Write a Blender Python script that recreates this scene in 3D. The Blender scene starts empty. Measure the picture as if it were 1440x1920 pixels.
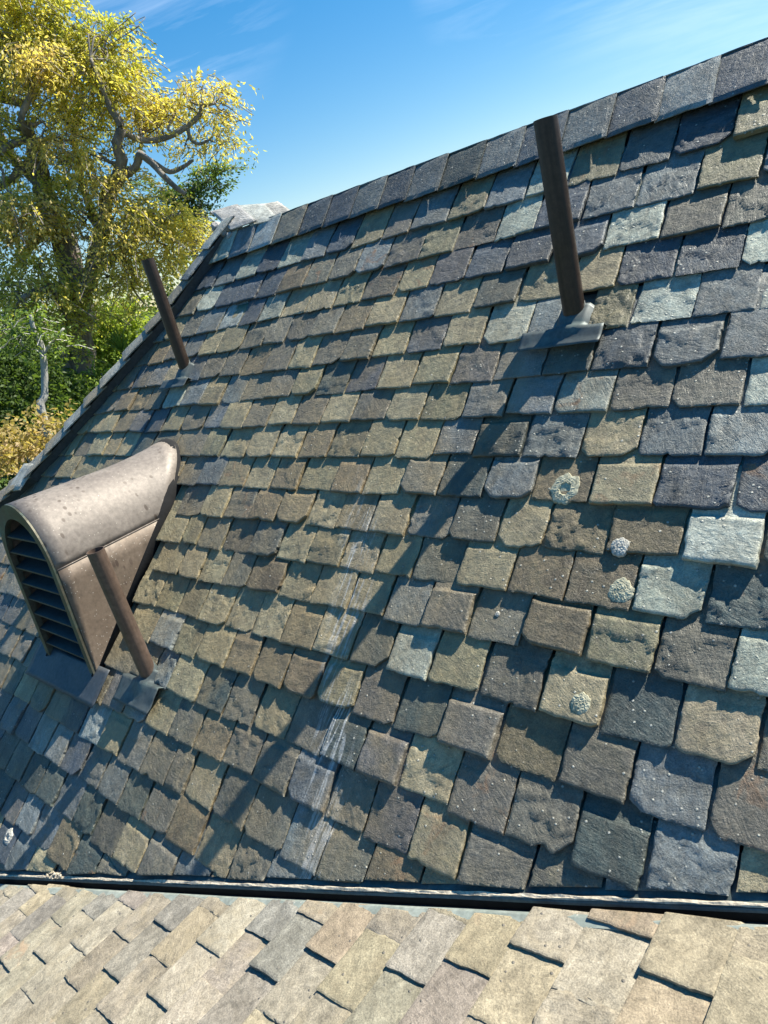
import bpy, bmesh, math, random
import numpy as np
from mathutils import Vector, Matrix

# ------------------------------------------------------------------ camera, sky, sun, exposure
sc = bpy.context.scene
S = 2.15                      # metres per measured unit
ZC = 5.6                      # camera height above the garden
CAM = Vector((0, 0, ZC))
R = Matrix(((0.7432431946918582, -0.05345242153605829, 0.6668825924974892),
            (0.6230798813304084, 0.4183159711047594, -0.660895763188089),
            (-0.24364116036812195, 0.9067274049848795, 0.3442156272220385)))
cam_d = bpy.data.cameras.new('camera'); cam = bpy.data.objects.new('camera', cam_d)
sc.collection.objects.link(cam); sc.camera = cam
cam_d.sensor_fit = 'VERTICAL'; cam_d.sensor_height = 36.0; cam_d.lens = 1310 / 1920 * 36.0
cam_d.clip_start = 0.05; cam_d.clip_end = 5000
M = R.to_4x4(); M.translation = CAM; cam.matrix_world = M

SUN_AZ, SUN_EL = 29.5, 48.6   # azimuth from +Y towards +X
wd = bpy.data.worlds.new('World'); sc.world = wd; wd.use_nodes = True
nt = wd.node_tree; nt.nodes.clear()
def N(t, typ, **kw):
    n = t.nodes.new(typ)
    for k, v in kw.items(): setattr(n, k, v)
    return n
sky = N(nt, 'ShaderNodeTexSky', sky_type='NISHITA', sun_disc=False)
sky.sun_elevation = math.radians(SUN_EL); sky.sun_rotation = math.radians(SUN_AZ)
sky.altitude = 0; sky.air_density = 1.0; sky.dust_density = 0.1; sky.ozone_density = 3.0
bg = N(nt, 'ShaderNodeBackground'); bg.inputs[1].default_value = 0.12
wo = N(nt, 'ShaderNodeOutputWorld')
tcw = N(nt, 'ShaderNodeTexCoord')
def _dir(px, py):
    v = Vector(((px - 720), -(py - 960), -1310.0)); v.normalize(); return R @ v
_c = _dir(400, 50); _a = (_dir(520, 0) - _dir(250, 110)).normalized(); _b = _c.cross(_a).normalized()
def _dot(v, k):
    n = N(nt, 'ShaderNodeVectorMath', operation='DOT_PRODUCT'); nt.links.new(tcw.outputs['Generated'], n.inputs[0]); n.inputs[1].default_value = v
    m = N(nt, 'ShaderNodeMath', operation='MULTIPLY'); nt.links.new(n.outputs['Value'], m.inputs[0]); m.inputs[1].default_value = k; return m.outputs[0]
cbw = N(nt, 'ShaderNodeCombineXYZ')
for _i, (_v, _k) in enumerate(((_a, 2.2), (_b, 17.0), (_c, 1.0))): nt.links.new(_dot(_v, _k), cbw.inputs[_i])
nzw = N(nt, 'ShaderNodeTexNoise'); nzw.inputs['Scale'].default_value = 1.5; nzw.inputs['Detail'].default_value = 7; nzw.inputs['Roughness'].default_value = 0.58; nzw.inputs['Distortion'].default_value = .35
nt.links.new(cbw.outputs[0], nzw.inputs['Vector'])
rw = N(nt, 'ShaderNodeMapRange'); rw.inputs[1].default_value = 0.42; rw.inputs[2].default_value = 0.72; nt.links.new(nzw.outputs[0], rw.inputs[0])
def _patch(px, py, r0, r1, k):
    n = N(nt, 'ShaderNodeVectorMath', operation='DOT_PRODUCT'); nt.links.new(tcw.outputs['Generated'], n.inputs[0]); n.inputs[1].default_value = _dir(px, py)
    m = N(nt, 'ShaderNodeMapRange'); nt.links.new(n.outputs['Value'], m.inputs[0]); m.interpolation_type = 'SMOOTHSTEP'
    for i, q in ((1, math.cos(math.radians(r1))), (2, math.cos(math.radians(r0))), (3, 0.), (4, k)): m.inputs[i].default_value = q
    return m.outputs[0]
_m = _patch(300, -20, 2, 9, .26)
for q in ((900, -30, 1, 5, .16), (150, -300, 4, 14, .26), (1500, -500, 4, 20, .3), (-600, -100, 5, 20, .35)):
    ad = N(nt, 'ShaderNodeMath', operation='MAXIMUM'); nt.links.new(_m, ad.inputs[0]); nt.links.new(_patch(*q), ad.inputs[1]); _m = ad.outputs[0]
mw2 = N(nt, 'ShaderNodeMath', operation='MULTIPLY'); nt.links.new(rw.outputs[0], mw2.inputs[0]); nt.links.new(_m, mw2.inputs[1])
mixw = N(nt, 'ShaderNodeMix', data_type='RGBA'); mixw.inputs[7].default_value = (5.6, 6.1, 6.8, 1)
hsw = N(nt, 'ShaderNodeHueSaturation'); hsw.inputs['Saturation'].default_value = 1.70
L = nt.links.new
sk1 = N(nt, 'ShaderNodeVectorMath', operation='SCALE'); sk1.inputs['Scale'].default_value = 0.12
gmw = N(nt, 'ShaderNodeGamma'); gmw.inputs[1].default_value = 0.72
sk2 = N(nt, 'ShaderNodeVectorMath', operation='SCALE'); sk2.inputs['Scale'].default_value = 0.50 / 0.12
L(sky.outputs[0], sk1.inputs[0]); L(sk1.outputs[0], gmw.inputs[0]); L(gmw.outputs[0], sk2.inputs[0]); L(sk2.outputs[0], hsw.inputs['Color']); L(hsw.outputs[0], mixw.inputs[6]); L(mw2.outputs[0], mixw.inputs[0]); L(mixw.outputs[2], bg.inputs[0]); L(bg.outputs[0], wo.inputs[0])

sd = bpy.data.lights.new('sun', 'SUN'); sd.energy = 5.0; sd.angle = math.radians(0.53); sd.color = (1.0, 0.95, 0.82)
so = bpy.data.objects.new('sun', sd); sc.collection.objects.link(so)
az, el = math.radians(SUN_AZ), math.radians(SUN_EL)
SUNV = Vector((math.sin(az) * math.cos(el), math.cos(az) * math.cos(el), math.sin(el)))
so.rotation_euler = SUNV.to_track_quat('Z', 'Y').to_euler(); so.location = (0, 0, 30)
sc.view_settings.view_transform = 'Standard'; sc.view_settings.look = 'None'; sc.view_settings.gamma = 1.0
sc.view_settings.use_curve_mapping = False; sc.view_settings.exposure = 1.22

# ------------------------------------------------------------------ helpers
C = sc.collection
PI = math.pi
rng = np.random.RandomState(7)
random.seed(11)

def tag(o, label=None, cat=None, group=None, kind=None):
    if label: o['label'] = label
    if cat: o['category'] = cat
    if group: o['group'] = group
    if kind: o['kind'] = kind
    return o
def empty(name, loc=(0, 0, 0), rot=(0, 0, 0)):
    o = bpy.data.objects.new(name, None); C.objects.link(o); o.location = loc; o.rotation_euler = rot
    o.empty_display_size = 0.2
    return o
def link(name, me, parent=None, mat=None):
    o = bpy.data.objects.new(name, me); C.objects.link(o)
    if parent: o.parent = parent
    if mat is not None: me.materials.append(mat)
    return o
def mesh_from(name, v, f, smooth=False):
    me = bpy.data.meshes.new(name); me.from_pydata([tuple(p) for p in v], [], [tuple(q) for q in f]); me.update()
    if smooth: me.polygons.foreach_set('use_smooth', [True] * len(me.polygons))
    return me
def bm_obj(name, bm, mat, parent=None, smooth=False):
    bmesh.ops.recalc_face_normals(bm, faces=bm.faces)
    me = bpy.data.meshes.new(name); bm.to_mesh(me); bm.free()
    if smooth: me.polygons.foreach_set('use_smooth', [True] * len(me.polygons))
    return link(name, me, parent, mat)
def ray(px, py):
    v = Vector(((px - 720) , -(py - 960), -1310.0)); v.normalize()
    return R @ v
def at(px, py, dist):                                  # a point of the place seen at that spot of the view, dist metres away
    return CAM + ray(px, py) * dist

# lattice noise
_T = np.random.RandomState(3).rand(256, 256)
def vnoise(x, y, s=0):
    x = np.asarray(x, float) + 17.3 * s; y = np.asarray(y, float) + 9.1 * s
    xi = np.floor(x).astype(int); yi = np.floor(y).astype(int); fx = x - xi; fy = y - yi
    fx = fx * fx * (3 - 2 * fx); fy = fy * fy * (3 - 2 * fy)
    a = _T[xi % 256, yi % 256]; b = _T[(xi + 1) % 256, yi % 256]; c = _T[xi % 256, (yi + 1) % 256]; d = _T[(xi + 1) % 256, (yi + 1) % 256]
    return (a * (1 - fx) + b * fx) * (1 - fy) + (c * (1 - fx) + d * fx) * fy
def fbm(x, y, s=0, o=4):
    r = 0; a = .5; k = 1.0
    for i in range(o):
        r = r + a * vnoise(x * k, y * k, s + 5 * i); a *= .5; k *= 2.03
    return r / (1 - .5 ** o)
def sstep(a, b, x):
    t = np.clip((x - a) / (b - a), 0, 1); return t * t * (3 - 2 * t)

# ------------------------------------------------------------------ materials
def new_mat(name):
    m = bpy.data.materials.new(name); m.use_nodes = True; t = m.node_tree
    b = t.nodes['Principled BSDF']; return m, t, b
def noise(t, vec, scale, detail=4, rough=.55, dist=0):
    n = N(t, 'ShaderNodeTexNoise'); n.inputs['Scale'].default_value = scale; n.inputs['Detail'].default_value = detail
    n.inputs['Roughness'].default_value = rough; n.inputs['Distortion'].default_value = dist
    if vec is not None: t.links.new(vec, n.inputs['Vector'])
    return n.outputs[0]
def mrange(t, v, a, b, c=0., d=1.):
    n = N(t, 'ShaderNodeMapRange'); t.links.new(v, n.inputs[0])
    for i, q in zip((1, 2, 3, 4), (a, b, c, d)): n.inputs[i].default_value = q
    return n.outputs[0]
def math_(t, op, a, b=None, clamp=False):
    n = N(t, 'ShaderNodeMath', operation=op); n.use_clamp = clamp
    for i, q in enumerate((a, b)):
        if q is None: continue
        if isinstance(q, (int, float)): n.inputs[i].default_value = q
        else: t.links.new(q, n.inputs[i])
    return n.outputs[0]
def mixc(t, f, a, b, mode='MIX'):
    n = N(t, 'ShaderNodeMix', data_type='RGBA'); n.blend_type = mode
    for i, q in ((0, f), (6, a), (7, b)):
        if isinstance(q, (int, float)): n.inputs[i].default_value = q
        elif isinstance(q, tuple): n.inputs[i].default_value = q if len(q) == 4 else q + (1,)
        else: t.links.new(q, n.inputs[i])
    return n.outputs[2]
def grey(t, v):
    n = N(t, 'ShaderNodeCombineColor')
    for i in range(3): t.links.new(v, n.inputs[i])
    return n.outputs[0]
def mapping(t, vec, scale=(1, 1, 1), loc=(0, 0, 0), rot=(0, 0, 0)):
    n = N(t, 'ShaderNodeMapping'); t.links.new(vec, n.inputs[0])
    n.inputs['Scale'].default_value = scale; n.inputs['Location'].default_value = loc; n.inputs['Rotation'].default_value = rot
    return n.outputs[0]
def attr(t, name, out='Color'):
    n = N(t, 'ShaderNodeAttribute'); n.attribute_name = name; return n.outputs[out]
def bump(t, b, h, strength=.5, dist=.004):
    n = N(t, 'ShaderNodeBump'); n.inputs['Strength'].default_value = strength; n.inputs['Distance'].default_value = dist
    t.links.new(h, n.inputs['Height']); t.links.new(n.outputs[0], b.inputs['Normal'])

def slate_material(name, roof_obj=None, pale=False):
    m, t, b = new_mat(name)
    lc = attr(t, 'lc', 'Vector'); tone = attr(t, 'tone'); mix = attr(t, 'mix')
    sp = N(t, 'ShaderNodeSeparateColor'); t.links.new(mix, sp.inputs[0]); dust, speck, rust = sp.outputs
    big = noise(t, lc, 7, 5, .6, .6); mid = noise(t, lc, 34, 5, .62, .3); fine = noise(t, lc, 190, 4, .7)
    grain = noise(t, mapping(t, lc, (26, 7, 20), rot=(0, 0, .5)), 2.2, 5, .65, 1.2)
    f = mrange(t, big, .25, .75, .62, 1.38)
    f = math_(t, 'MULTIPLY', f, mrange(t, mid, .25, .75, .70, 1.30))
    f = math_(t, 'MULTIPLY', f, mrange(t, fine, .3, .7, .64, 1.36))
    f = math_(t, 'MULTIPLY', f, mrange(t, grain, .3, .7, .84, 1.16))
    col = mixc(t, 1.0, tone, grey(t, f), 'MULTIPLY')
    # ochre weathering film
    m1 = mrange(t, noise(t, lc, 10.5, 5, .65, .8), .44, .66)
    col = mixc(t, math_(t, 'MULTIPLY', math_(t, 'MULTIPLY', m1, dust), mrange(t, fine, .35, .6, .45, 1.)), col, (.29, .240, .130) if not pale else (.32, .265, .175))
    # rust
    m2 = mrange(t, noise(t, lc, 9, 4, .6, 1.0), .55, .68)
    col = mixc(t, math_(t, 'MULTIPLY', m2, rust), col, (.27, .145, .07) if not pale else (.33, .235, .155))
    # crusty pale specks
    vo = N(t, 'ShaderNodeTexVoronoi'); vo.inputs['Scale'].default_value = 44 if not pale else 40; t.links.new(lc, vo.inputs['Vector'])
    d = mrange(t, vo.outputs['Distance'], .12, .24, 1., 0.)
    sv = N(t, 'ShaderNodeSeparateColor'); t.links.new(vo.outputs['Color'], sv.inputs[0])
    pick = math_(t, 'LESS_THAN', sv.outputs[0], speck)
    spk = math_(t, 'MULTIPLY', d, pick)
    col = mixc(t, math_(t, 'MULTIPLY', spk, .85), col, (.50, .50, .44) if not pale else (.17, .155, .135))
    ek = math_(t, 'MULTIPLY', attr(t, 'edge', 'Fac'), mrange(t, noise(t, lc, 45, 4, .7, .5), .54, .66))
    col = mixc(t, math_(t, 'MULTIPLY', ek, .8 if not pale else .35), col, (.50, .46, .37))  # right edge only: calcite crust, with the sunlit edge painted into its colour
    if roof_obj is not None:                            # lime run-off stain down the slope
        tc = N(t, 'ShaderNodeTexCoord'); tc.object = roof_obj
        xyz = N(t, 'ShaderNodeSeparateXYZ'); t.links.new(tc.outputs['Object'], xyz.inputs[0])
        uc = math_(t, 'ADD', math_(t, 'MULTIPLY', xyz.outputs[1], -.26), -.925 * S)
        off = math_(t, 'ABSOLUTE', math_(t, 'SUBTRACT', xyz.outputs[0], uc))
        band = mrange(t, off, .05, .13, 1., 0.)
        vr_ = math_(t, 'MULTIPLY', mrange(t, xyz.outputs[1], .52 * S, .28 * S), mrange(t, xyz.outputs[1], -.6 * S, -.4 * S))
        st = mrange(t, noise(t, mapping(t, tc.outputs['Object'], (16, 1.4, 1), rot=(0, 0, .06)), 1.9, 8, .66, 1.5), .50, .60)
        sm = math_(t, 'MULTIPLY', math_(t, 'MULTIPLY', math_(t, 'MULTIPLY', st, band), vr_), mrange(t, noise(t, mapping(t, tc.outputs['Object'], (1, 1, 0), loc=(3.1, 1.7, 0)), 3.6, 2), .30, .46))
        col = mixc(t, math_(t, 'MULTIPLY', math_(t, 'MULTIPLY', sm, mrange(t, mid, .3, .55, .35, 1.)), .95), col, (.62, .63, .62))
        # brown film shared by neighbouring slates across the middle of the slope
        wn = mrange(t, noise(t, mapping(t, tc.outputs['Object'], (1, .6, 1)), 2.6, 5, .6, .4), .40, .62)
        cen = math_(t, 'MULTIPLY', mrange(t, xyz.outputs[0], -.45 * S, -.85 * S), mrange(t, xyz.outputs[1], 1.05 * S, .75 * S))
        cen = math_(t, 'MULTIPLY', cen, mrange(t, xyz.outputs[1], -.45 * S, -.2 * S))
        col = mixc(t, math_(t, 'MULTIPLY', math_(t, 'MULTIPLY', wn, cen), .60), col, (.285, .212, .108))
        gl = mrange(t, noise(t, mapping(t, tc.outputs['Object'], (1.3, .8, 1), loc=(7, 3, 1)), 6., 5, .65, .5), .50, .68)
        col = mixc(t, math_(t, 'MULTIPLY', gl, .38), col, (.088, .084, .064))
        # soft dark drainage streaks
        st2 = mrange(t, noise(t, mapping(t, tc.outputs['Object'], (22, 1.2, 1)), 1.3, 4, .6, .2), .52, .70)
        col = mixc(t, math_(t, 'MULTIPLY', st2, .35), col, mixc(t, 1., col, (.5, .46, .42), 'MULTIPLY'))
    t.links.new(col, b.inputs['Base Color'])
    t.links.new(mrange(t, mid, .3, .7, .40, .66) if not pale else mrange(t, mid, .3, .7, .7, .9), b.inputs['Roughness'])
    b.inputs['Specular IOR Level'].default_value = .55 if not pale else .25
    led = math_(t, 'ADD', math_(t, 'SNAP', noise(t, mapping(t, lc, (1, 2.3, 1)), 15, 5, .6, .7), .085), math_(t, 'MULTIPLY', math_(t, 'SNAP', noise(t, mapping(t, lc, (1, 1.7, 1), rot=(0, 0, .6)), 38, 4, .62, .5), .11), .5))
    h = math_(t, 'ADD', math_(t, 'MULTIPLY', mid, .7), math_(t, 'MULTIPLY', fine, .34))
    h = math_(t, 'ADD', h, math_(t, 'MULTIPLY', led, 1.5 if not pale else .8))
    h = math_(t, 'ADD', h, math_(t, 'MULTIPLY', grain, .6)); h = math_(t, 'ADD', h, math_(t, 'MULTIPLY', spk, .6))
    bump(t, b, h, 1.0 if not pale else .9, .0068 if not pale else .0055)
    return m

def metal_material(name, c1, c2, rough, metallic, streak=0., spots=None, patina=None):
    m, t, b = new_mat(name)
    tc = N(t, 'ShaderNodeTexCoord'); g = tc.outputs['Object']
    n1 = noise(t, g, 5, 6, .6, .4); n2 = noise(t, g, 42, 5, .65)
    ns = noise(t, mapping(t, g, (55, 55, 2.2)), 1.0, 5, .6, .3)
    f = math_(t, 'ADD', math_(t, 'MULTIPLY', n1, 1 - streak), math_(t, 'MULTIPLY', ns, streak))
    col = mixc(t, mrange(t, f, .32, .68), c1, c2)
    col = mixc(t, 1., col, grey(t, mrange(t, n2, .3, .7, .75, 1.25)), 'MULTIPLY')
    if patina:
        col = mixc(t, math_(t, 'MULTIPLY', mrange(t, noise(t, g, 8, 6, .7, .5), .48, .66), patina[3]), col, patina[:3])
    if spots:
        vo = N(t, 'ShaderNodeTexVoronoi'); vo.inputs['Scale'].default_value = spots[3]
        t.links.new(mapping(t, g, (1, 1, .42)), vo.inputs['Vector'])
        sv = N(t, 'ShaderNodeSeparateColor'); t.links.new(vo.outputs['Color'], sv.inputs[0])
        k = math_(t, 'MULTIPLY', mrange(t, vo.outputs['Distance'], .20, .30, 1., 0.), math_(t, 'LESS_THAN', sv.outputs[0], spots[4]))
        k = math_(t, 'MULTIPLY', k, mrange(t, noise(t, g, 3.4, 3), .46, .58))
        col = mixc(t, math_(t, 'MULTIPLY', k, .85), col, spots[:3])
        vo2 = N(t, 'ShaderNodeTexVoronoi'); vo2.inputs['Scale'].default_value = 75; t.links.new(g, vo2.inputs['Vector'])
        sv2 = N(t, 'ShaderNodeSeparateColor'); t.links.new(vo2.outputs['Color'], sv2.inputs[0])
        k2 = math_(t, 'MULTIPLY', mrange(t, vo2.outputs['Distance'], .14, .26, 1., 0.), math_(t, 'LESS_THAN', sv2.outputs[0], .10))
        col = mixc(t, math_(t, 'MULTIPLY', k2, .6), col, (.55, .50, .44))
    t.links.new(col, b.inputs['Base Color'])
    b.inputs['Metallic'].default_value = metallic
    t.links.new(mrange(t, n1, .3, .7, rough - .08, rough + .1), b.inputs['Roughness'])
    bump(t, b, n1, .12, .004)
    return m

def plain_material(name, c, rough=.8, var=.25, scale=12, bumpd=.004, spec=.3):
    m, t, b = new_mat(name)
    tc = N(t, 'ShaderNodeTexCoord'); g = tc.outputs['Object']
    n1 = noise(t, g, scale, 6, .62, .3)
    t.links.new(mixc(t, 1., c, grey(t, mrange(t, n1, .3, .7, 1 - var, 1 + var)), 'MULTIPLY'), b.inputs['Base Color'])
    b.inputs['Roughness'].default_value = rough; b.inputs['Specular IOR Level'].default_value = spec
    bump(t, b, n1, .5, bumpd); return m

def leaf_material(name, cols, trans=.35):
    m, t, b = new_mat(name)
    v = attr(t, 'tint', 'Fac')
    r = N(t, 'ShaderNodeValToRGB'); t.links.new(v, r.inputs[0])
    while len(r.color_ramp.elements) < len(cols): r.color_ramp.elements.new(.5)
    for i, c in enumerate(cols):
        r.color_ramp.elements[i].position = i / (len(cols) - 1); r.color_ramp.elements[i].color = c + (1,)
    t.links.new(r.outputs[0], b.inputs['Base Color']); b.inputs['Roughness'].default_value = .55; b.inputs['Specular IOR Level'].default_value = .3
    tr = N(t, 'ShaderNodeBsdfTranslucent'); t.links.new(mixc(t, 1., r.outputs[0], (1.5, 1.5, .7), 'MULTIPLY'), tr.inputs[0])
    ms = N(t, 'ShaderNodeMixShader'); ms.inputs[0].default_value = trans
    o = t.nodes['Material Output']; t.links.new(b.outputs[0], ms.inputs[1]); t.links.new(tr.outputs[0], ms.inputs[2]); t.links.new(ms.outputs[0], o.inputs[0])
    return m

def bark_material(name, c1, c2):
    m, t, b = new_mat(name)
    tc = N(t, 'ShaderNodeTexCoord'); g = tc.outputs['Object']
    n1 = noise(t, mapping(t, g, (1, 1, .35)), 7, 6, .65, .8); n2 = noise(t, g, 2.3, 4, .6)
    col = mixc(t, mrange(t, n1, .35, .65), c1, c2); col = mixc(t, mrange(t, n2, .56, .7, 0., .5), col, (.30, .17, .11))
    t.links.new(col, b.inputs['Base Color']); b.inputs['Roughness'].default_value = .9; bump(t, b, n1, .8, .03)
    return m

# ------------------------------------------------------------------ the roof frames
TH = math.radians(42.0)
roof = empty('main_roof', CAM + Vector((0, math.sin(TH), -math.cos(TH))) * S, (TH, 0, 0))
tag(roof, 'steep weathered slate roof slope rising to the ridge, dark blue-grey and brown slates', 'roof', kind='thing')
NT = Vector((-0.23422583, 0, 0.97218222))
VL = Vector((-1.82564669, 0.17652626, -1.18668777)) * S; VR = Vector((-0.18304942, 0.61604841, -0.79094025)) * S   # valley line
PHI = math.atan2(0.23422583, 0.97218222)
low = empty('lower_roof', CAM + NT * NT.dot(VR), (0, -PHI, 0))
tag(low, 'sunlit pale tan slate roof of low pitch below the dark gutter channel', 'roof', kind='thing')
bpy.context.view_layer.update()
MR = Matrix.Translation(roof.location) @ Matrix.Rotation(TH, 4, 'X'); MRI = MR.inverted()
ML = Matrix.Translation(low.location) @ Matrix.Rotation(-PHI, 4, 'Y'); MLI = ML.inverted()

SLATE = slate_material('weathered_slate', roof)
PALE = slate_material('pale_slate', None, True)
COPPER_BACKLIT = metal_material('backlit_copper_pipe', (.022, .015, .012), (.055, .036, .027), .42, .4, .65)  # darker copy of the pipe copper, backlit shade put into its colour
COPPER_BR = metal_material('brown_copper_pipe', (.085, .058, .044), (.15, .105, .082), .48, .35, .6)
BRONZE = metal_material('bronze_sheet', (.168, .142, .122), (.225, .195, .170), .58, .15, .25, (.080, .060, .048, 26, .65))
BRONZE_BR = metal_material('brown_bronze_sheet', (.135, .100, .074), (.185, .142, .108), .58, .14, .25, (.070, .046, .036, 26, .6))
BRONZE_DK = metal_material('green_bronze_frame', (.075, .075, .055), (.12, .11, .08), .5, .5, .2, None, (.10, .17, .15, .6))
LOUVRE = metal_material('louvre_blade', (.030, .036, .042), (.050, .058, .062), .5, .35, .2, None, (.07, .10, .09, .4))
PATINA = metal_material('patinated_copper', (.055, .066, .068), (.09, .11, .11), .55, .3, .3, None, (.13, .18, .165, .6))
LEAD = metal_material('dark_flashing', (.045, .055, .065), (.075, .085, .095), .5, .3, .3)
BLACK = plain_material('black_gap', (.012, .012, .013), .9, .3, 20)
DECK = plain_material('roof_felt', (.02, .02, .022), .95, .3, 20)
DIRT = plain_material('pale_grit', (.46, .40, .31), .95, .4, 60, .006)
PALEGREEN = metal_material('pale_copper_lip', (.17, .20, .18), (.26, .28, .25), .7, .0, .2, (.10, .10, .09, 40, .3))
WALL = plain_material('render_wall', (.55, .50, .43), .9, .1, 3)

TONES = {'B': (.068, .082, .096), 'G': (.142, .158, .158), 'S': (.225, .252, .246), 'C': (.130, .121, .095), 'W': (.172, .134, .080), 'T': (.315, .266, .162),
         'O': (.205, .184, .110), 'L': (.345, .365, .295), 'N': (.056, .076, .070), 'P': (.122, .118, .114)}
DUST = {'B': .12, 'G': .22, 'S': .15, 'C': .35, 'W': .5, 'T': .75, 'O': .9, 'L': .25, 'N': .2, 'P': .3}

HC = .0113
def poly_noise(x, r, lo, hi, n, amp):
    """broken-line offsets: straight facets between random knots, as split stone breaks"""
    k = np.sort(np.concatenate([[lo - .01, hi + .01], r.uniform(lo, hi, n)])); return np.interp(x, k, r.normal(0, amp, n + 2))
def slate_shape(w, E, Lh, t, r, nx=16, ny=16, gap=.0062, rough=1.0, tailn=1.0, chips=True, hc=HC, hy=.80):
    """a split slate lying with its tail at y=0, head at y=Lh: broken-line sides and tail, chipped arris, layered face"""
    sd_ = r.randint(0, 9999) * .37
    e1, e2 = .0045 / w, .014 / w
    a = np.concatenate([[0, e1, e2], np.linspace(e2, 1 - e2, nx - 4)[1:-1], [1 - e2, 1 - e1, 1]])
    yy = np.concatenate([[0, .005, .014], np.linspace(.014, E * 1.12, ny - 2)[1:], [E * 1.5, Lh]])
    ny_ = len(yy); nx_ = len(a)
    s, y = np.meshgrid(a, yy)
    side = r.normal(0, .012, 2) * rough
    ws = np.clip(1 - y / (E * 1.2), 0.15, 1)
    xl = -w / 2 + gap * (.4 + r.rand()) + poly_noise(y, r, 0, E, 6, .0016 * rough) + (fbm(y * 90, 0 * y, sd_) - .5) * .004 + side[0] * (y - E * .5)
    xr = w / 2 - gap * (.4 + r.rand()) + poly_noise(y, r, 0, E, 6, .0020 * rough) + (fbm(y * 90, 0 * y + 7, sd_ + 3) - .5) * .004 + side[1] * (y - E * .5)
    x = xl + (xr - xl) * s
    yt = r.normal(0, .022) * rough * tailn * x + poly_noise(x, r, -w / 2, w / 2, 7, .0021 * rough * tailn) + (fbm(x * 120, 0 * x, sd_ + 8, 3) - .5) * .0045 * tailn
    q_ = r.rand()
    if not chips: q_ = 1.
    if q_ < .30 * rough:
        c = r.uniform(.012, .050); yt = yt + np.maximum(0, c - (x - xl)) * r.uniform(.5, 1.2)
    if .15 * rough < q_ < .45 * rough:
        c = r.uniform(.012, .055); yt = yt + np.maximum(0, c - (xr - x)) * r.uniform(.4, 1.1)
    if chips and r.rand() < .14 * rough:                          # a bite out of the tail
        c0 = r.uniform(-.35, .35) * w; hw_ = r.uniform(.012, .035); yt = yt + np.maximum(0, 1 - np.abs(x - c0) / hw_) * r.uniform(.006, .018)
    k = np.clip(1 - y / (E * 1.12), 0, 1)
    Y = y + yt * k
    dt = y; ds = np.minimum(x - xl, xr - x)
    bt = .003 + .008 * np.maximum(0, fbm(x * 30, y * 4, sd_ + 11) - .25) * rough; bs = .002 + .005 * np.maximum(0, fbm(x * 4, y * 26, sd_ + 14) - .3)
    h = t * (1 - .14 * np.clip(1 - dt / bt, 0, 1) - .16 * np.clip(1 - ds / bs, 0, 1))
    n1 = fbm(x * 9 + y * 3, y * 8, sd_ + 20, 5); lay = np.floor(n1 * 8) / 8
    h = h + (lay * .9 + n1 * .1 - .5) * .0042 * rough + (fbm(x * 75, y * 65, sd_ + 25, 3) - .5) * .0026
    h = h + r.normal(0, .010) * (x / w) * .35
    if r.rand() < .42 * rough:                          # flaked-off layer towards the tail
        fl = (fbm(x * 13, y * 13, sd_ + 31) + .30 * (1 - y / E) - .10 > .50).astype(float); h = h - fl * r.uniform(.002, .005)
    h = np.where(y > hy * E, np.minimum(h, hc - .0025 * (y > E)), h)
    h = np.maximum(h, t * .25)
    ii = np.arange(nx_ * ny_).reshape(ny_, nx_)
    top = np.stack([x, Y, h], -1).reshape(-1, 3)
    f4 = np.stack([ii[:-1, :-1], ii[:-1, 1:], ii[1:, 1:], ii[1:, :-1]], -1)
    smo = np.ones(f4.shape[:2], bool); smo[0, :] = False; smo[:, 0] = False; smo[:, -1] = False
    f = f4.reshape(-1, 4).tolist(); smo = smo.reshape(-1).tolist()
    ring = list(ii[0, :]) + list(ii[1:, -1]) + list(ii[-1, -2::-1]) + list(ii[-2:0, 0])
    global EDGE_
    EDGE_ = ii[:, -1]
    base = len(top); rb = top[ring].copy(); rb[:, 2] = -.001
    rb[:, 0] *= .985; rb[:, 1] += np.where(rb[:, 1] < E * .5, .002, 0)
    v = np.concatenate([top, rb]); m = len(ring)
    for i in range(m):
        j = (i + 1) % m; f.append([ring[j], ring[i], base + i, base + j])
    f.append([base + i for i in range(m)][::-1])
    return v, f, smo

def slate_mesh(v, f, ntop, tone, mix, r, name='slate'):
    me = mesh_from(name, v, f)
    sm = np.zeros(len(f), bool); sm[:len(ntop)] = ntop; me.polygons.foreach_set('use_smooth', sm)
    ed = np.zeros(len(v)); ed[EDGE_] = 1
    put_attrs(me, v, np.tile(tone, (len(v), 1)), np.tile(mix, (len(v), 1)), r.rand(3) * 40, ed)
    return me
def put_attrs(me, v, tone, mix, off, ed=None):
    n = len(me.vertices); ed = np.zeros(n) if ed is None else ed
    a = me.attributes.new('edge', 'FLOAT', 'POINT'); a.data.foreach_set('value', ed.astype(np.float32))
    v = np.array(v, float); th_ = float(np.sum(off)) * 1.7 if np.size(off) > 1 else 0.; v[:, :2] = v[:, :2] @ np.array([[math.cos(th_), math.sin(th_)], [-math.sin(th_), math.cos(th_)]])
    a = me.attributes.new('lc', 'FLOAT_VECTOR', 'POINT'); a.data.foreach_set('vector', (v + off).astype(np.float32).ravel())
    a = me.attributes.new('tone', 'FLOAT_COLOR', 'POINT'); a.data.foreach_set('color', np.c_[tone, np.ones(n)].astype(np.float32).ravel())
    a = me.attributes.new('mix', 'FLOAT_COLOR', 'POINT'); a.data.foreach_set('color', np.c_[mix, np.ones(n)].astype(np.float32).ravel())
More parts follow.
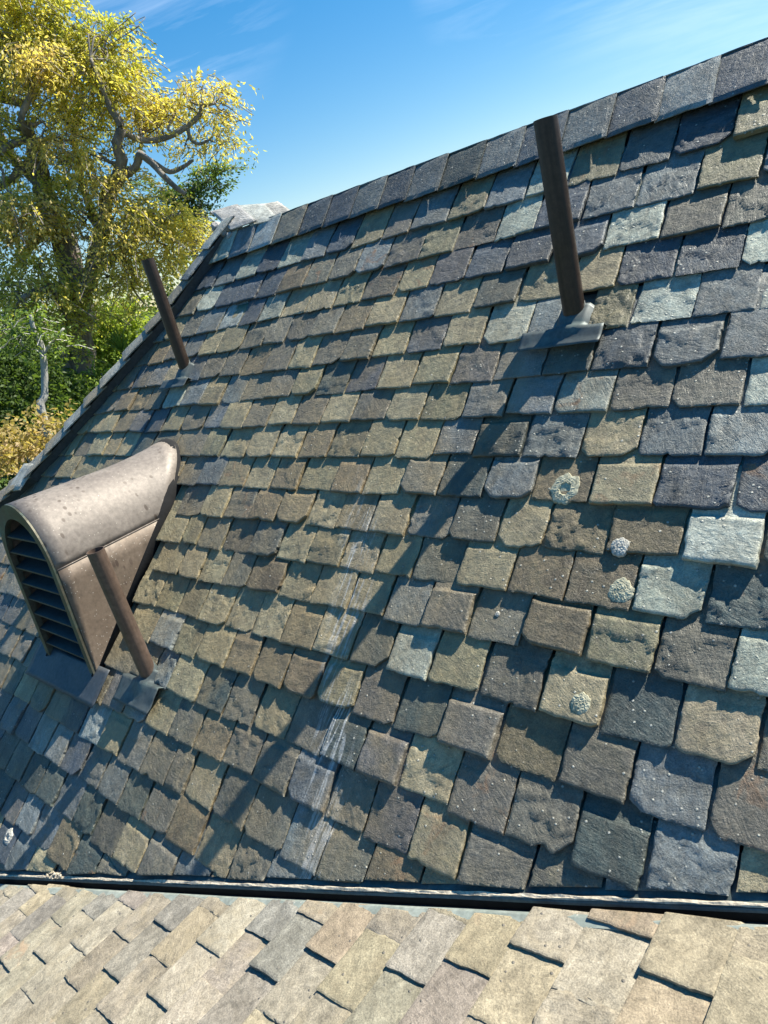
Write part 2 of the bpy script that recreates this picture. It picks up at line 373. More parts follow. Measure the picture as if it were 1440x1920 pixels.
def clip_mesh(me, planes):
    """cut a slate along planes (point, outward normal) given in its own frame; the cut is closed"""
    bm = bmesh.new(); bm.from_mesh(me)
    for co, no in planes:
        g = bm.verts[:] + bm.edges[:] + bm.faces[:]
        bmesh.ops.bisect_plane(bm, geom=g, plane_co=co, plane_no=no, clear_outer=True, dist=1e-5)
        if not bm.faces: break
        be = [e for e in bm.edges if e.is_boundary]
        if be:
            r_ = bmesh.ops.holes_fill(bm, edges=be, sides=0)
            for q in r_['faces']: q.smooth = False
    ok = len(bm.faces) > 0
    if ok: bm.to_mesh(me)
    bm.free(); return ok

def jitter(c, r, k=.13):
    c = np.array(c) * (1 + r.normal(0, k)); return np.clip(c * (1 + r.normal(0, .014, 3)), .02, .8)

# ------------------------------------------------------------------ main roof: courses of slate
COURSES = [
 (1.145, '-2.147B -2.051G -1.934L -1.821B -1.713L -1.604G -1.503B -1.395T -1.282C -1.184G -1.065O -0.955G -0.848L -0.745O -0.633G -0.526B -0.415O -0.305'),
 (1.042, '-2.096L -1.986B -1.875B -1.765B -1.660W -1.546C -1.443C -1.338G -1.233C -1.118O -1.011C -0.897L -0.795B -0.687G -0.576G -0.462O -0.353G'),
 (0.950, '-2.025G -1.905S -1.801B -1.703L -1.597T -1.489T -1.380O -1.277C -1.155T -1.053P -0.947B -0.844B -0.730B -0.622L -0.509C -0.402C -0.297'),
 (0.859, '-1.959T -1.857O -1.739C -1.632C -1.533C -1.429C -1.328W -1.219T -1.109G -1.003T -0.898N -0.787T -0.670T -0.573B -0.467B -0.358L'),
 (0.766, '-1.889C -1.785C -1.680W -1.574C -1.468T -1.373C -1.266C -1.162T -1.056B -0.950T -0.845L -0.737G -0.672N -0.609O -0.526L -0.419G -0.317L'),
 (0.674, '-2.350C -2.250W -2.150C -2.044L -1.938G -1.824T -1.723G -1.628C -1.521C -1.414O -1.318N -1.211P -1.106T -0.999O -0.895P -0.787G -0.677N -0.579B -0.471G -0.361G'),
 (0.591, '-2.490T -2.389T -2.289C -2.180B -2.082B -1.984O -1.880C -1.761G -1.671T -1.565C -1.462T -1.363C -1.257T -1.153C -1.049T -0.946O -0.839G -0.738G -0.632L -0.526C -0.422C -0.312L'),
 (0.503, '-2.587T -2.513C -2.408T -2.290T -2.205T -2.104N -2.004N -1.857C -1.712O -1.617T -1.509T -1.396T -1.294W -1.191O -1.084T -0.982T -0.881G -0.783N -0.674G -0.558T -0.459G -0.356S'),
 (0.416, '-2.574T -2.444T -2.253C -2.075C -1.914C -1.776C -1.671G -1.568T -1.459T -1.358W -1.252O -1.138W -1.039T -0.936C -0.837N -0.732G -0.631W -0.520T -0.414B -0.299B'),
 (0.330, '-1.820C -1.716C -1.604T -1.496C -1.391W -1.289W -1.182T -1.085W -0.987T -0.887G -0.781C -0.679T -0.584W -0.474W -0.358L -0.253N'),
 (0.245, '-1.763T -1.641O -1.561C -1.455C -1.347C -1.243T -1.138O -1.035T -0.936O -0.840N -0.735T -0.629W -0.522W -0.412L -0.311N'),
 (0.160, '-1.714T -1.595T -1.500T -1.400C -1.308W -1.190T -1.084T -0.976T -0.876G -0.782C -0.683C -0.579W -0.469O -0.364C -0.264L'),
 (0.069, '-1.752T -1.636O -1.534O -1.442T -1.332T -1.232T -1.131W -1.031T -0.927N -0.832L -0.737O -0.632C -0.523T -0.421N -0.318T -0.218C'),
 (-0.021, '-1.717T -1.595S -1.488O -1.396T -1.279W -1.184W -1.081W -0.980O -0.879P -0.781N -0.682C -0.575W -0.466C -0.364G -0.262C'),
 (-0.111, '-1.759C -1.631C -1.528G -1.453T -1.333N -1.231C -1.131T -1.024C -0.922N -0.829P -0.737T -0.630C -0.527C -0.421N -0.323G -0.220T'),
 (-0.200, '-1.590S -1.488T -1.385C -1.283W -1.180C -1.079C -0.974G -0.870C -0.775P -0.678T -0.581C'),
 (-0.292, '-1.540G -1.436C -1.333C -1.262T -1.160C -1.052C -0.941G -0.845C'),
 (-0.380, '-1.470N -1.370C -1.265W -1.160T -1.055C'), (-0.470, '-1.520C -1.415T -1.310C'), (-0.558, '-1.770G'), (-0.647, '-1.830G'), (-0.736, '-1.900C'), (-0.825, '-2.0C')]
HIP = [(-2.06, 1.42), (-2.20, 1.07), (-2.36, .86), (-2.62, .52), (-2.72, .40), (-2.93, .25), (-3.45, -.12)]
def hip_u(v):
    for (u0, v0), (u1, v1) in zip(HIP, HIP[1:]):
        if v1 <= v <= v0: return u0 + (u1 - u0) * (v0 - v) / (v0 - v1)
    return HIP[0][0] if v > HIP[0][1] else HIP[-1][0]
def val_v(u):                                           # valley line in the roof frame
    return -.0712 + (u + .183) * ((-.663 + .0712) / (-1.826 + .183))
LEFT_T = 'GBNCGTSNPCB'
VX, VX2 = -1.907, .146                                  # dormer vent centre and half width
def clear_of_vent(u0, u1, v):
    return not (u1 > VX - VX2 + .03 and u0 < VX + VX2 - .03 and -.12 < v + .02 and v < .40)
slates = []
EV = .0885
for ci, (v, txt) in enumerate(COURSES):
    r = np.random.RandomState(100 + ci)
    it = [(float(s.rstrip('BGSCWTOLNP')), s[-1] if s[-1].isalpha() else 'C') for s in txt.split()]
    it = [list(i) for i in it]
    while it[-1][0] < .28:                              # on to the right past the frame
        it[-1][1] = it[-1][1] if it[-1][1] else 'C'
        it.append([it[-1][0] + .105 + r.normal(0, .004), r.choice(list('BGCLT' if v > .6 else 'CWTGN'))])
    hu = hip_u(v)
    while it[0][0] > hu - .06:                          # on to the left up to the hip
        pool = 'CTWBG' if v > .3 else 'GBNCSGTP'  # lower courses drawn bluer: shade put into the slate tones
        it.insert(0, [it[0][0] - .103 + r.normal(0, .005), r.choice(list(pool))])
    for (u0, tn), (u1, _) in zip(it, it[1:]):
        if u1 < hu + .01: continue
        um = (u0 + u1) / 2
        if v + EV < val_v(um) - .02: continue
        if not clear_of_vent(u0, u1, v): continue
        if any(abs(v - pv) < .005 and abs(um - pu) < .03 for pv, pu in ((.766, -.64), (.766, -1.99), (-.111, -1.538))): continue
        slates.append((ci, v + r.normal(0, .0022), u0, u1, tn))

def proj(p):
    q = R.transposed() @ (p - CAM)
    if q.z > -.05: return None
    return 720 + 1310 * q.x / -q.z, 960 - 1310 * q.y / -q.z
def shown(s):
    ci, v, u0, u1, tn = s
    pts = [proj(MR @ Vector((u * S, w_ * S, 0))) for u in (u0, u1) for w_ in (v, v + EV)]
    if any(p is None for p in pts): return 0
    xs = [p[0] for p in pts]; ys = [p[1] for p in pts]
    cx, cy = sum(xs) / 4, sum(ys) / 4
    if max(xs) < 0 or min(xs) > 1440 or max(ys) < 0 or min(ys) > 1920: return 0
    if v + EV < val_v((u0 + u1) / 2): return 0
    if cx < 300 and 880 < cy < 1260 and cx > (cy - 880) * .45 - 60 and cx < 310 - (cy - 880) * .3: return .01
    return (max(xs) - min(xs)) * (max(ys) - min(ys))
order = sorted(range(len(slates)), key=lambda i: -shown(slates[i]))
as_part = set(i for i in order[:296] if shown(slates[i]) > .02)

TM = .0132
rest_v, rest_f, rest_s, rest_t, rest_m, rest_lc, rest_e = [], [], [], [], [], [], []
def get_edge(me):
    a = np.zeros(len(me.vertices), np.float32); me.attributes['edge'].data.foreach_get('value', a); return a
nb = 0
vdir = (VR - VL).normalized()
for i, (ci, v, u0, u1, tn) in enumerate(slates):
    r = np.random.RandomState(1000 + i * 7)
    w = (u1 - u0) * S; E = EV * S; Lh = 2.05 * E
    t = float(np.clip(r.normal(.0130, .0032), .007, .026))
    if shown((ci, v, u0, u1, tn)) > 9000 and r.rand() < .22: t += .010
    big = shown((ci, v, u0, u1, tn)) > 4200
    vv, ff, ntop = slate_shape(w, E, Lh, t, r, 26 if big else 17, 22 if big else 14)
    tone = jitter(TONES[tn], r); 
    mixv = np.array([DUST[tn] * r.uniform(.4, 1.15), (r.uniform(.08, .40) if v < .6 else r.uniform(.05, .28)) if u0 > -.95 else r.uniform(.02, .10), .8 if r.rand() < .06 else 0.])
    tilt = -2 * TM / Lh + r.normal(0, .008)
    mat_l = Matrix.Translation(((u0 + u1) / 2 * S, v * S, -.015 + r.normal(0, .0018))) @ Matrix.Rotation(r.normal(0, .010), 4, 'Z') @ Matrix.Rotation(r.normal(0, .010), 4, 'Y') @ Matrix.Rotation(tilt, 4, 'X')
    me = slate_mesh(vv, ff, ntop, tone, mixv, r)
    # trim along hip and valley
    planes = []
    inv = mat_l.inverted()
    if u0 - .05 < hip_u(v) + .02 or u0 - .05 < hip_u(v + EV) + .02:
        va, vb = v, v + EV
        pa = Vector((hip_u(va) * S, va * S, 0)); pb = Vector((hip_u(vb) * S, vb * S, 0)); d = (pb - pa).normalized()
        planes.append((inv @ pa, (inv.to_3x3() @ Vector((-d.y, d.x, 0))).normalized()))
    vlo = min(val_v(u0), val_v(u1)); vhi = max(val_v(u0), val_v(u1))
    if v < vhi + .03:
        p0 = Vector((u0 * S, (val_v(u0) + .010 + r.normal(0, .0025)) * S, 0)); p1 = Vector((u1 * S, (val_v(u1) + .010 + r.normal(0, .0025)) * S, 0)); d = (p1 - p0).normalized()
        planes.append((inv @ p0, (inv.to_3x3() @ Vector((d.y, -d.x, 0))).normalized()))
    if planes:
        if not clip_mesh(me, planes): bpy.data.meshes.remove(me); continue
    if i in as_part:
        o = link('slate', me, roof, SLATE); o.matrix_local = mat_l
    else:
        n_ = len(me.vertices); co = np.empty(n_ * 3); me.vertices.foreach_get('co', co)
        lc = np.empty(n_ * 3, np.float32); me.attributes['lc'].data.foreach_get('vector', lc)
        A = np.array(mat_l); co = co.reshape(-1, 3) @ A[:3, :3].T + A[:3, 3]
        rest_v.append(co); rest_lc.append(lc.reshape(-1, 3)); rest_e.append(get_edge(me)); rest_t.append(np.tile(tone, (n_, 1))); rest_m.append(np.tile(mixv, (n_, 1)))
        for p in me.polygons: rest_f.append([q + nb for q in p.vertices]); rest_s.append(p.use_smooth)
        nb += n_; bpy.data.meshes.remove(me)
if rest_v:
    V_ = np.concatenate(rest_v); me = mesh_from('far_slates', V_, rest_f); me.polygons.foreach_set('use_smooth', rest_s)
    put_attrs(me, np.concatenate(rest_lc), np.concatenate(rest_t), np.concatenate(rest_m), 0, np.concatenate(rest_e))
    o = link('slates', me, roof, SLATE); tag(o, kind='stuff')

# deck under the slates (main slope), back slope, hip slope and wall, all under main_roof
def poly_deck(name, pts, thick, mat, parent, mat_world=None):
    bm = bmesh.new(); a = [bm.verts.new(p) for p in pts]; f = bm.faces.new(a); bm.normal_update()
    nrm = f.normal.copy()
    if nrm.z < 0: nrm = -nrm
    r_ = bmesh.ops.extrude_face_region(bm, geom=[f]); 
    bmesh.ops.translate(bm, verts=[g for g in r_['geom'] if isinstance(g, bmesh.types.BMVert)], vec=-nrm * thick)
    return bm_obj(name, bm, mat, parent)
pts = [(hip_u(1.36) * S, 1.36 * S, -.055)] + [(u * S, v * S, -.055) for u, v in HIP[1:]] + [(u * S, (val_v(u) + .0) * S, -.055) for u in (-3.0, -1.8, -.18, .5)] + [(.5 * S, 1.36 * S, -.055)]
poly_deck('deck', pts, .05, DECK, roof)
RV = 1.352                                             # ridge height on the slope
rid_w = MR @ Vector((0, RV * S, -.03))
def wl(p): return MRI @ Vector(p)
hipw = [MR @ Vector((u * S, v * S, -.06)) for u, v in HIP]
x0, x1 = (MR @ Vector((hip_u(1.36) * S, 0, 0))).x, .5 * S
poly_deck('back_slope', [wl((x0, rid_w.y, rid_w.z)), wl((x1, rid_w.y, rid_w.z)), wl((x1, rid_w.y + 3.2, rid_w.z - 2.9)), wl((x0 - 2.2, rid_w.y + 3.2, rid_w.z - 2.9))], .06, SLATE, roof)
poly_deck('hip_slope', [wl(hipw[0]), wl((x0 - 2.2, rid_w.y + 3.2, rid_w.z - 2.9)), wl(hipw[-1])], .06, SLATE, roof)
for o in roof.children:
    if o.name in ('back_slope', 'hip_slope'):
        n_ = len(o.data.vertices); put_attrs(o.data, np.array([v.co for v in o.data.vertices]), np.tile((.12, .12, .11), (n_, 1)), np.tile((.3, .1, 0), (n_, 1)), 0)
bm = bmesh.new(); bmesh.ops.create_cube(bm, size=1)
wz = ZC - 3.4
bmesh.ops.transform(bm, matrix=MRI @ Matrix.Translation((-1.7, 4.2, wz / 2)) @ Matrix.Diagonal((5.0, 3.0, wz, 1)), verts=bm.verts)
bm_obj('wall', bm, WALL, roof)

# ridge caps: overlapping slates, front row leaning on the slope and back row behind
def slab(name, corners, t, mat, parent, tone, mix, r, nrm=None, n=9, rough=1.0):
    """a slate slab over four corners (lower-left, lower-right, upper-right, upper-left) with an uneven outline and layered face"""
    a, b, c, d = [np.array(q, float) for q in corners]
    if nrm is None:
        nrm = np.cross(b - a, d - a)
    nrm = np.array(nrm, float); nrm /= np.linalg.norm(nrm)
    s, q = np.meshgrid(np.linspace(0, 1, n), np.linspace(0, 1, n)); sd_ = r.rand() * 900
    wv = np.linalg.norm(b - a); hv = np.linalg.norm(d - a)
    ed = np.minimum(np.minimum(s, 1 - s) * wv, np.minimum(q, 1 - q) * hv)
    s2 = s + (fbm(q * hv * 28, s * 0 + 3, sd_) - .5) * .008 / wv * np.where((s < .01) | (s > .99), 1, .3)
    q2 = q + (fbm(s * wv * 28, q * 0 + 9, sd_ + 4) - .5) * .009 / hv * np.where((q < .01) | (q > .99), 1, .3)
    P = (a[None, None] * ((1 - s2) * (1 - q2))[..., None] + b * (s2 * (1 - q2))[..., None] + c * (s2 * q2)[..., None] + d * ((1 - s2) * q2)[..., None])
    n1 = fbm(s * wv * 10, q * hv * 10, sd_ + 9, 5); lay = np.floor(n1 * 6) / 6
    h = t * (1 - .45 * (1 - sstep(0, .014, ed))) + (lay * .6 + n1 * .4 - .5) * .008 * rough
    P = P + nrm * np.maximum(h, .002)[..., None]
    ii = np.arange(n * n).reshape(n, n)
    f = np.stack([ii[:-1, :-1], ii[:-1, 1:], ii[1:, 1:], ii[1:, :-1]], -1).reshape(-1, 4).tolist(); ntop = len(f)
    ring = list(ii[0, :]) + list(ii[1:, -1]) + list(ii[-1, -2::-1]) + list(ii[-2:0, 0])
    top = P.reshape(-1, 3); rb = top[ring] - nrm * h.reshape(-1)[ring][:, None]
    base = len(top); v = np.concatenate([top, rb]); m = len(ring)
    for i in range(m):
        j = (i + 1) % m; f.append([ring[j], ring[i], base + i, base + j])
    f.append([base + i for i in range(m)][::-1])
    lc = np.concatenate([np.stack([s * wv, q * hv, h], -1).reshape(-1, 3), np.zeros((m, 3))]); lc[base:] = lc[ring]
    me = mesh_from(name, v, f); sm = np.zeros((n - 1, n - 1), bool); sm[1:-1, 1:-1] = True; sm = np.concatenate([sm.ravel(), np.zeros(len(f) - ntop, bool)]); me.polygons.foreach_set('use_smooth', sm)
    put_attrs(me, lc, np.tile(tone, (len(v), 1)), np.tile(mix, (len(v), 1)), r.rand(3) * 40)
    return link(name, me, parent, mat)

RIDGE_T = 'LGSCBBGBGNGBSGSBGSBGC'
cv0, cv1 = 1.247, 1.362
u = -2.135; k = 0
cap_joint = [-2.135, -2.02, -1.91, -1.79, -1.665, -1.555, -1.445, -1.335, -1.235, -1.125, -1.01, -.90, -.79, -.68, -.575, -.47, -.365, -.26, -.15, -.04, .07, .18, .29]
for k, (ua, ub) in enumerate(zip(cap_joint, cap_joint[1:])):
    r = np.random.RandomState(500 + k)
    tn = RIDGE_T[k % len(RIDGE_T)]
    z0 = .004 + r.normal(0, .0015)
    # left end tucked under its neighbour, right end proud
    lo = .0; hi = .011
    dv = r.normal(0, .002)
    slab('ridge_slate', [((ua) * S, (cv0 + dv) * S, z0 + lo), ((ub + .006) * S, (cv0 + dv) * S, z0 + hi), ((ub + .006) * S, cv1 * S, z0 + hi + .010), ((ua) * S, cv1 * S, z0 + lo + .010)], .0085, SLATE, roof, jitter(TONES[tn], r, .2) * 1.0, (DUST[tn] * .8, r.uniform(.05, .2), 0), r, n=12)
    # the far-side cap, seen edge-on along the crest
    a = MR @ Vector((ua * S, cv1 * S, z0 + .022)); b = MR @ Vector((ub * S, cv1 * S, z0 + .026))
    dn = Vector((0, .17, -.13))
    slab('ridge_slate', [wl(b), wl(a), wl(a + dn), wl(b + dn)], .013, SLATE, roof, jitter(TONES[tn], r), (.2, .1, 0), r, n=6)

# hip caps
hl = []
def hip_p(s):                                          # s from 0 at the top
    acc = 0
    for (a, b) in zip(HIP, HIP[1:]):
        d = math.hypot((b[0] - a[0]), (b[1] - a[1]))
        if s <= acc + d or (a, b) == (HIP[-2], HIP[-1]):
            q = (s - acc) / d; return a[0] + (b[0] - a[0]) * q, a[1] + (b[1] - a[1]) * q, ((b[0] - a[0]) / d, (b[1] - a[1]) / d)
        acc += d
s = .03; k = 0
while s < 2.05:
    r = np.random.RandomState(700 + k); ln = .125 + r.normal(0, .012)
    ua, va, da = hip_p(s - .02); ub, vb, db = hip_p(s + ln)
    nx_, ny_ = -db[1], db[0]                           # across, to the left of the downhill run? keep the sign below
    ax = Vector((db[1], -db[0])); 
    if ax.x > 0: ax = -ax                              # pointing left, away from the slope
    wv = .085
    zz = .055 if s < 1.40 else .045
    tn = r.choice(list('GSCCGG'))
    pA = ((ua + .010) * S, va * S, zz + .0); pB = ((ub + .010) * S, vb * S, zz + .026)
    pC = ((ub + ax.x * wv) * S, (vb + ax.y * wv) * S, zz - .035 + .026); pD = ((ua + ax.x * wv) * S, (va + ax.y * wv) * S, zz - .035)
    slab('hip_slate', [pD, pC, pB, pA], .015, SLATE, roof, jitter(TONES[tn], r) * 1.25, (.15, .1, 0), r, nrm=(-.25, 0, 1), n=8)
    s += ln; k += 1
# dark upstand board under the hip caps
bm = bmesh.new()
for (a, b) in zip(HIP, HIP[1:]):
    q = [Vector((a[0] * S, a[1] * S, -.05)), Vector((b[0] * S, b[1] * S, -.05)), Vector((b[0] * S, b[1] * S, .052)), Vector((a[0] * S, a[1] * S, .052))]
    off = Vector((-.05, 0, 0))
    vs = [bm.verts.new(p) for p in q] + [bm.verts.new(p + off) for p in q]
    for f in ((0, 1, 2, 3), (7, 6, 5, 4), (0, 4, 5, 1), (3, 2, 6, 7), (1, 5, 6, 2), (0, 3, 7, 4)): bm.faces.new([vs[i] for i in f])
bm_obj('hip_board', bm, LEAD, roof)

# pale saddle slabs where the hip meets the ridge, tones raised to carry sunlight
def atY(px, py, y): d = ray(px, py); return CAM + d * (y * S / d.y)
yl, yu = 1.660, 1.800
sad = [[(433, 432, yl), (482, 415, yl), (446, 384, yu), (395, 398, yu)], [(470, 424, yl + .004), (522, 411, yl + .004), (500, 383, yu + .004), (440, 387, yu + .004)], [(510, 418, yl + .008), (552, 400, yl + .008), (522, 379, yu), (490, 385, yu + .004)]]
for k, q in enumerate(sad):
    r = np.random.RandomState(800 + k)
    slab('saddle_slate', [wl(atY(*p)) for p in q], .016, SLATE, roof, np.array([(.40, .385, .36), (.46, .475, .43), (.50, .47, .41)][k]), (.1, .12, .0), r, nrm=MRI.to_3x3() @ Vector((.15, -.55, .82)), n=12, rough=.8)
pk = [(u * S, v * S, z) for u, v, z in ((-2.855, .335, .055), (-2.735, .345, .062), (-2.705, .455, .058), (-2.825, .455, .052))]
slab('hip_slate', pk, .020, SLATE, roof, np.array((.46, .48, .45)), (.05, .1, 0), np.random.RandomState(90), nrm=(-.1, .1, 1), n=10)
# filler mortar and broken edge under the slabs
bm = bmesh.new()
for px, py, y, sz in ((418, 436, 1.664, .05), (432, 442, 1.662, .05), (405, 425, 1.70, .06), (424, 428, 1.68, .05), (440, 440, 1.67, .04), (470, 430, 1.67, .03)):
    p = wl(atY(px, py, y)); g = bmesh.ops.create_icosphere(bm, subdivisions=2, radius=sz * .62, matrix=Matrix.Translation(p))
    for v_ in g['verts']: v_.co += Vector((random.uniform(-1, 1), random.uniform(-1, 1), random.uniform(-1, 1))) * sz * .12
bm_obj('mortar', bm, plain_material('mortar', (.34, .32, .30), .95, .3, 30), roof)

# ------------------------------------------------------------------ valley flashing between the roofs
MN = Vector((0, -math.sin(TH), math.cos(TH)))
pm = MN.cross(vdir).normalized(); pm = pm if pm.z > 0 else -pm           # up the main slope
pt = NT.cross(vdir).normalized(); pt = pt if pt.y < 0 else -pt           # out over the lower roof
A0 = CAM + VL - vdir * 1.6; LEN = (VR - VL).length + 3.0
def sweep(name, prof, mat, parent, parent_inv, nseg=60, wob=0., smooth=False, seed=1, closed=False):
    r = np.random.RandomState(seed); bm = bmesh.new(); rows = []
    for i in range(nseg + 1):
        p = A0 + vdir * (LEN * i / nseg); row = []
        for j, (a, b, c) in enumerate(prof):           # a along pm, b along pt, c up
            w_ = (fbm(np.array(i * .31), np.array(j * 1.7), seed) - .5) * wob
            row.append(bm.verts.new(parent_inv @ (p + pm * (a + w_) + pt * (b + w_ * .5) + Vector((0, 0, c + w_ * .4)))))
        rows.append(row)
    m = len(prof)
    for i in range(nseg):
        for j in range(m if closed else m - 1):
            bm.faces.new((rows[i][j], rows[i + 1][j], rows[i + 1][(j + 1) % m], rows[i][(j + 1) % m]))
    return bm_obj(name, bm, mat, parent, smooth)
sweep('valley_flashing', [(.16, 0, -.070), (.032, 0, -.034), (.006, .002, -.010), (.0, .004, -.008), (-.004, .006, -.012), (-.002, .010, -.018), (.16, 0, -.076)], PATINA, roof, MRI, 90, .006, seed=3, closed=True)
sweep('grit_line', [(.008, 0, -.008), (.003, .001, -.005), (.000, .003, -.005), (-.001, .004, -.007), (.004, .003, -.010)], DIRT, roof, MRI, 420, .009, seed=8, closed=True)
sweep('gutter_wall', [(.0, .006, -.010), (.0, .008, -.075), (.0, .0, -.075), (.0, .0, -.012)], BLACK, roof, MRI, 4, 0, closed=True)  # dark metal face made black: the channel's shade is painted in
sweep('gutter_floor', [(.0, .004, -.058), (.0, .045, -.055), (.0, .15, -.060), (.0, .15, -.066), (.0, .004, -.064)], LEAD, low, MLI, 4, 0, closed=True)
sweep('gutter_lip', [(.0, .047, -.052), (.0, .050, -.012), (.0, .062, -.008), (.0, .09, -.012), (.0, .09, -.016), (.0, .055, -.016)], PALEGREEN, low, MLI, 90, .004, seed=5, closed=True)
# lumps of debris caught on the lip
bm = bmesh.new(); r = np.random.RandomState(5)
for px, py, n_, sp in ((98, 1642, 30, .03), (110, 1641, 20, .02)):
    c0 = MR @ Vector((0, 0, 0)); d = ray(px, py); tt = -(MN.dot(CAM - (CAM + VL))) / MN.dot(d); c0 = CAM + d * tt
    for i in range(n_):
        p = c0 + vdir * r.normal(0, sp) + pm * r.normal(0, .008) + MN * .004; g = bmesh.ops.create_icosphere(bm, subdivisions=1, radius=r.uniform(.002, .007), matrix=Matrix.Translation(MRI @ p))
        for v_ in g['verts']: v_.co += Vector(r.normal(0, .002, 3))
tag(bm_obj('debris', bm, DIRT, roof), kind='stuff')

# ------------------------------------------------------------------ lower roof slates
LOWC = [(-2.19, .10), (-2.11, .05), (-2.035, .10), (-1.96, .05), (-1.885, .10), (-1.81, .153), (-1.735, .114), (-1.66, .072), (-1.585, .119), (-1.505, .068), (-1.422, .123), (-1.344, .170), (-1.266, .125), (-1.187, .183), (-1.108, .236),
        (-1.03, .291), (-.955, .248), (-.876, .307), (-.796, .376), (-.718, .416), (-.64, .366), (-.56, .435), (-.47, .491), (-.386, .544), (-.305, .50), (-.225, .55), (-.145, .50), (-.065, .55), (.015, .5), (.095, .55)]
LT = {'t': (.262, .230, .178), 'g': (.218, .202, .174), 'y': (.280, .240, .168), 'p': (.240, .212, .176), 'o': (.270, .220, .160)}
def low_val_y(a): return .177 + (a + 2.053) * (.616 - .177) / (-.363 + 2.053)
lows = []
for ci, (a0, y0) in enumerate(LOWC[:-1]):
    r = np.random.RandomState(3000 + ci); a1 = LOWC[ci + 1][0]
    ys = [y0]
    while ys[-1] < low_val_y(a1) + .02: ys.append(ys[-1] + .1025 + r.normal(0, .003))
    ylow = -.05 if a0 < -1.2 else .05 if a0 < -.9 else .15
    while ys[0] > ylow: ys.insert(0, ys[0] - .1025 + r.normal(0, .004))
    for ya, yb in zip(ys, ys[1:]):
        if ya > low_val_y(a1) - .035: continue
        lows.append((ci, a0, a1, ya, yb))
def lshown(s):
    ci, a0, a1, ya, yb = s
    pts = [proj(ML @ Vector((a * S, y * S, 0))) for a in (a0, a1) for y in (ya, yb)]
    if any(p is None for p in pts): return 0
    xs = [p[0] for p in pts]; ys_ = [p[1] for p in pts]
    if max(xs) < 0 or min(xs) > 1440 or min(ys_) > 1920: return 0
    return (max(xs) - min(xs)) * (max(ys_) - min(ys_))
lord = sorted(range(len(lows)), key=lambda i: -lshown(lows[i])); lpart = set(lord[:290])
for i, (ci, a0, a1, ya, yb) in enumerate(lows):
    r = np.random.RandomState(5000 + i * 3)
    if i not in lpart: continue
    w = (yb - ya) * S + .012; E = (a1 - a0) * S; Lh = 1.25 * E
    t = float(np.clip(r.normal(.0100, .0015), .007, .014))
    big = lshown(lows[i]) > 5000
    vv, ff, ntop = slate_shape(w, E, Lh, t, r, 22 if big else 14, 18 if big else 12, gap=.001, rough=.8, tailn=.35, chips=False, hc=.0045, hy=.985)
    tn = r.choice(list('ttgypoy' if a0 > -1.0 else 'ttttgpyt')); tone = jitter(LT[tn], r, .08)
    mixv = np.array([r.uniform(.1, .7) * (tn in 'yto'), r.uniform(.03, .16), .7 if r.rand() < (.18 if a0 > -.9 else .04) else 0])
    mat_l = Matrix.Translation((a0 * S, (ya + yb) / 2 * S, -.012 + r.normal(0, .0014))) @ Matrix.Rotation(-PI / 2 + r.normal(0, .010), 4, 'Z') @ Matrix.Rotation(-.030 + r.normal(0, .007), 4, 'Y') @ Matrix.Rotation(-.050 + r.normal(0, .005), 4, 'X')
    me = slate_mesh(vv, ff, ntop, tone, mixv, r)
    if yb > low_val_y(a0) - .06:
        inv = mat_l.inverted(); of = r.normal(.030, .0035) if r.rand() > .1 else .018
        p0 = Vector((a0 * S, (low_val_y(a0) - of) * S, 0)); p1 = Vector((a1 * S, (low_val_y(a1) - of + r.normal(0, .003)) * S, 0)); d = (p1 - p0).normalized()
        if not clip_mesh(me, [(inv @ p0, (inv.to_3x3() @ Vector((-d.y, d.x, 0))).normalized())]): bpy.data.meshes.remove(me); continue
    o = link('slate', me, low, PALE); o.matrix_local = mat_l
pts = [(-2.3 * S, -.4 * S, -.045), (.2 * S, -.4 * S, -.045), (.2 * S, (low_val_y(.2) - .01) * S, -.045), (-2.3 * S, (low_val_y(-2.3) - .01) * S, -.045)]
poly_deck('deck', pts, .05, DECK, low)
bm = bmesh.new(); bmesh.ops.create_cube(bm, size=1); wz = ZC - 3.2
bmesh.ops.transform(bm, matrix=MLI @ Matrix.Translation((-1.4, -.1, wz / 2)) @ Matrix.Diagonal((4.0, 1.4, wz, 1)), verts=bm.verts)
bm_obj('wall', bm, WALL, low)

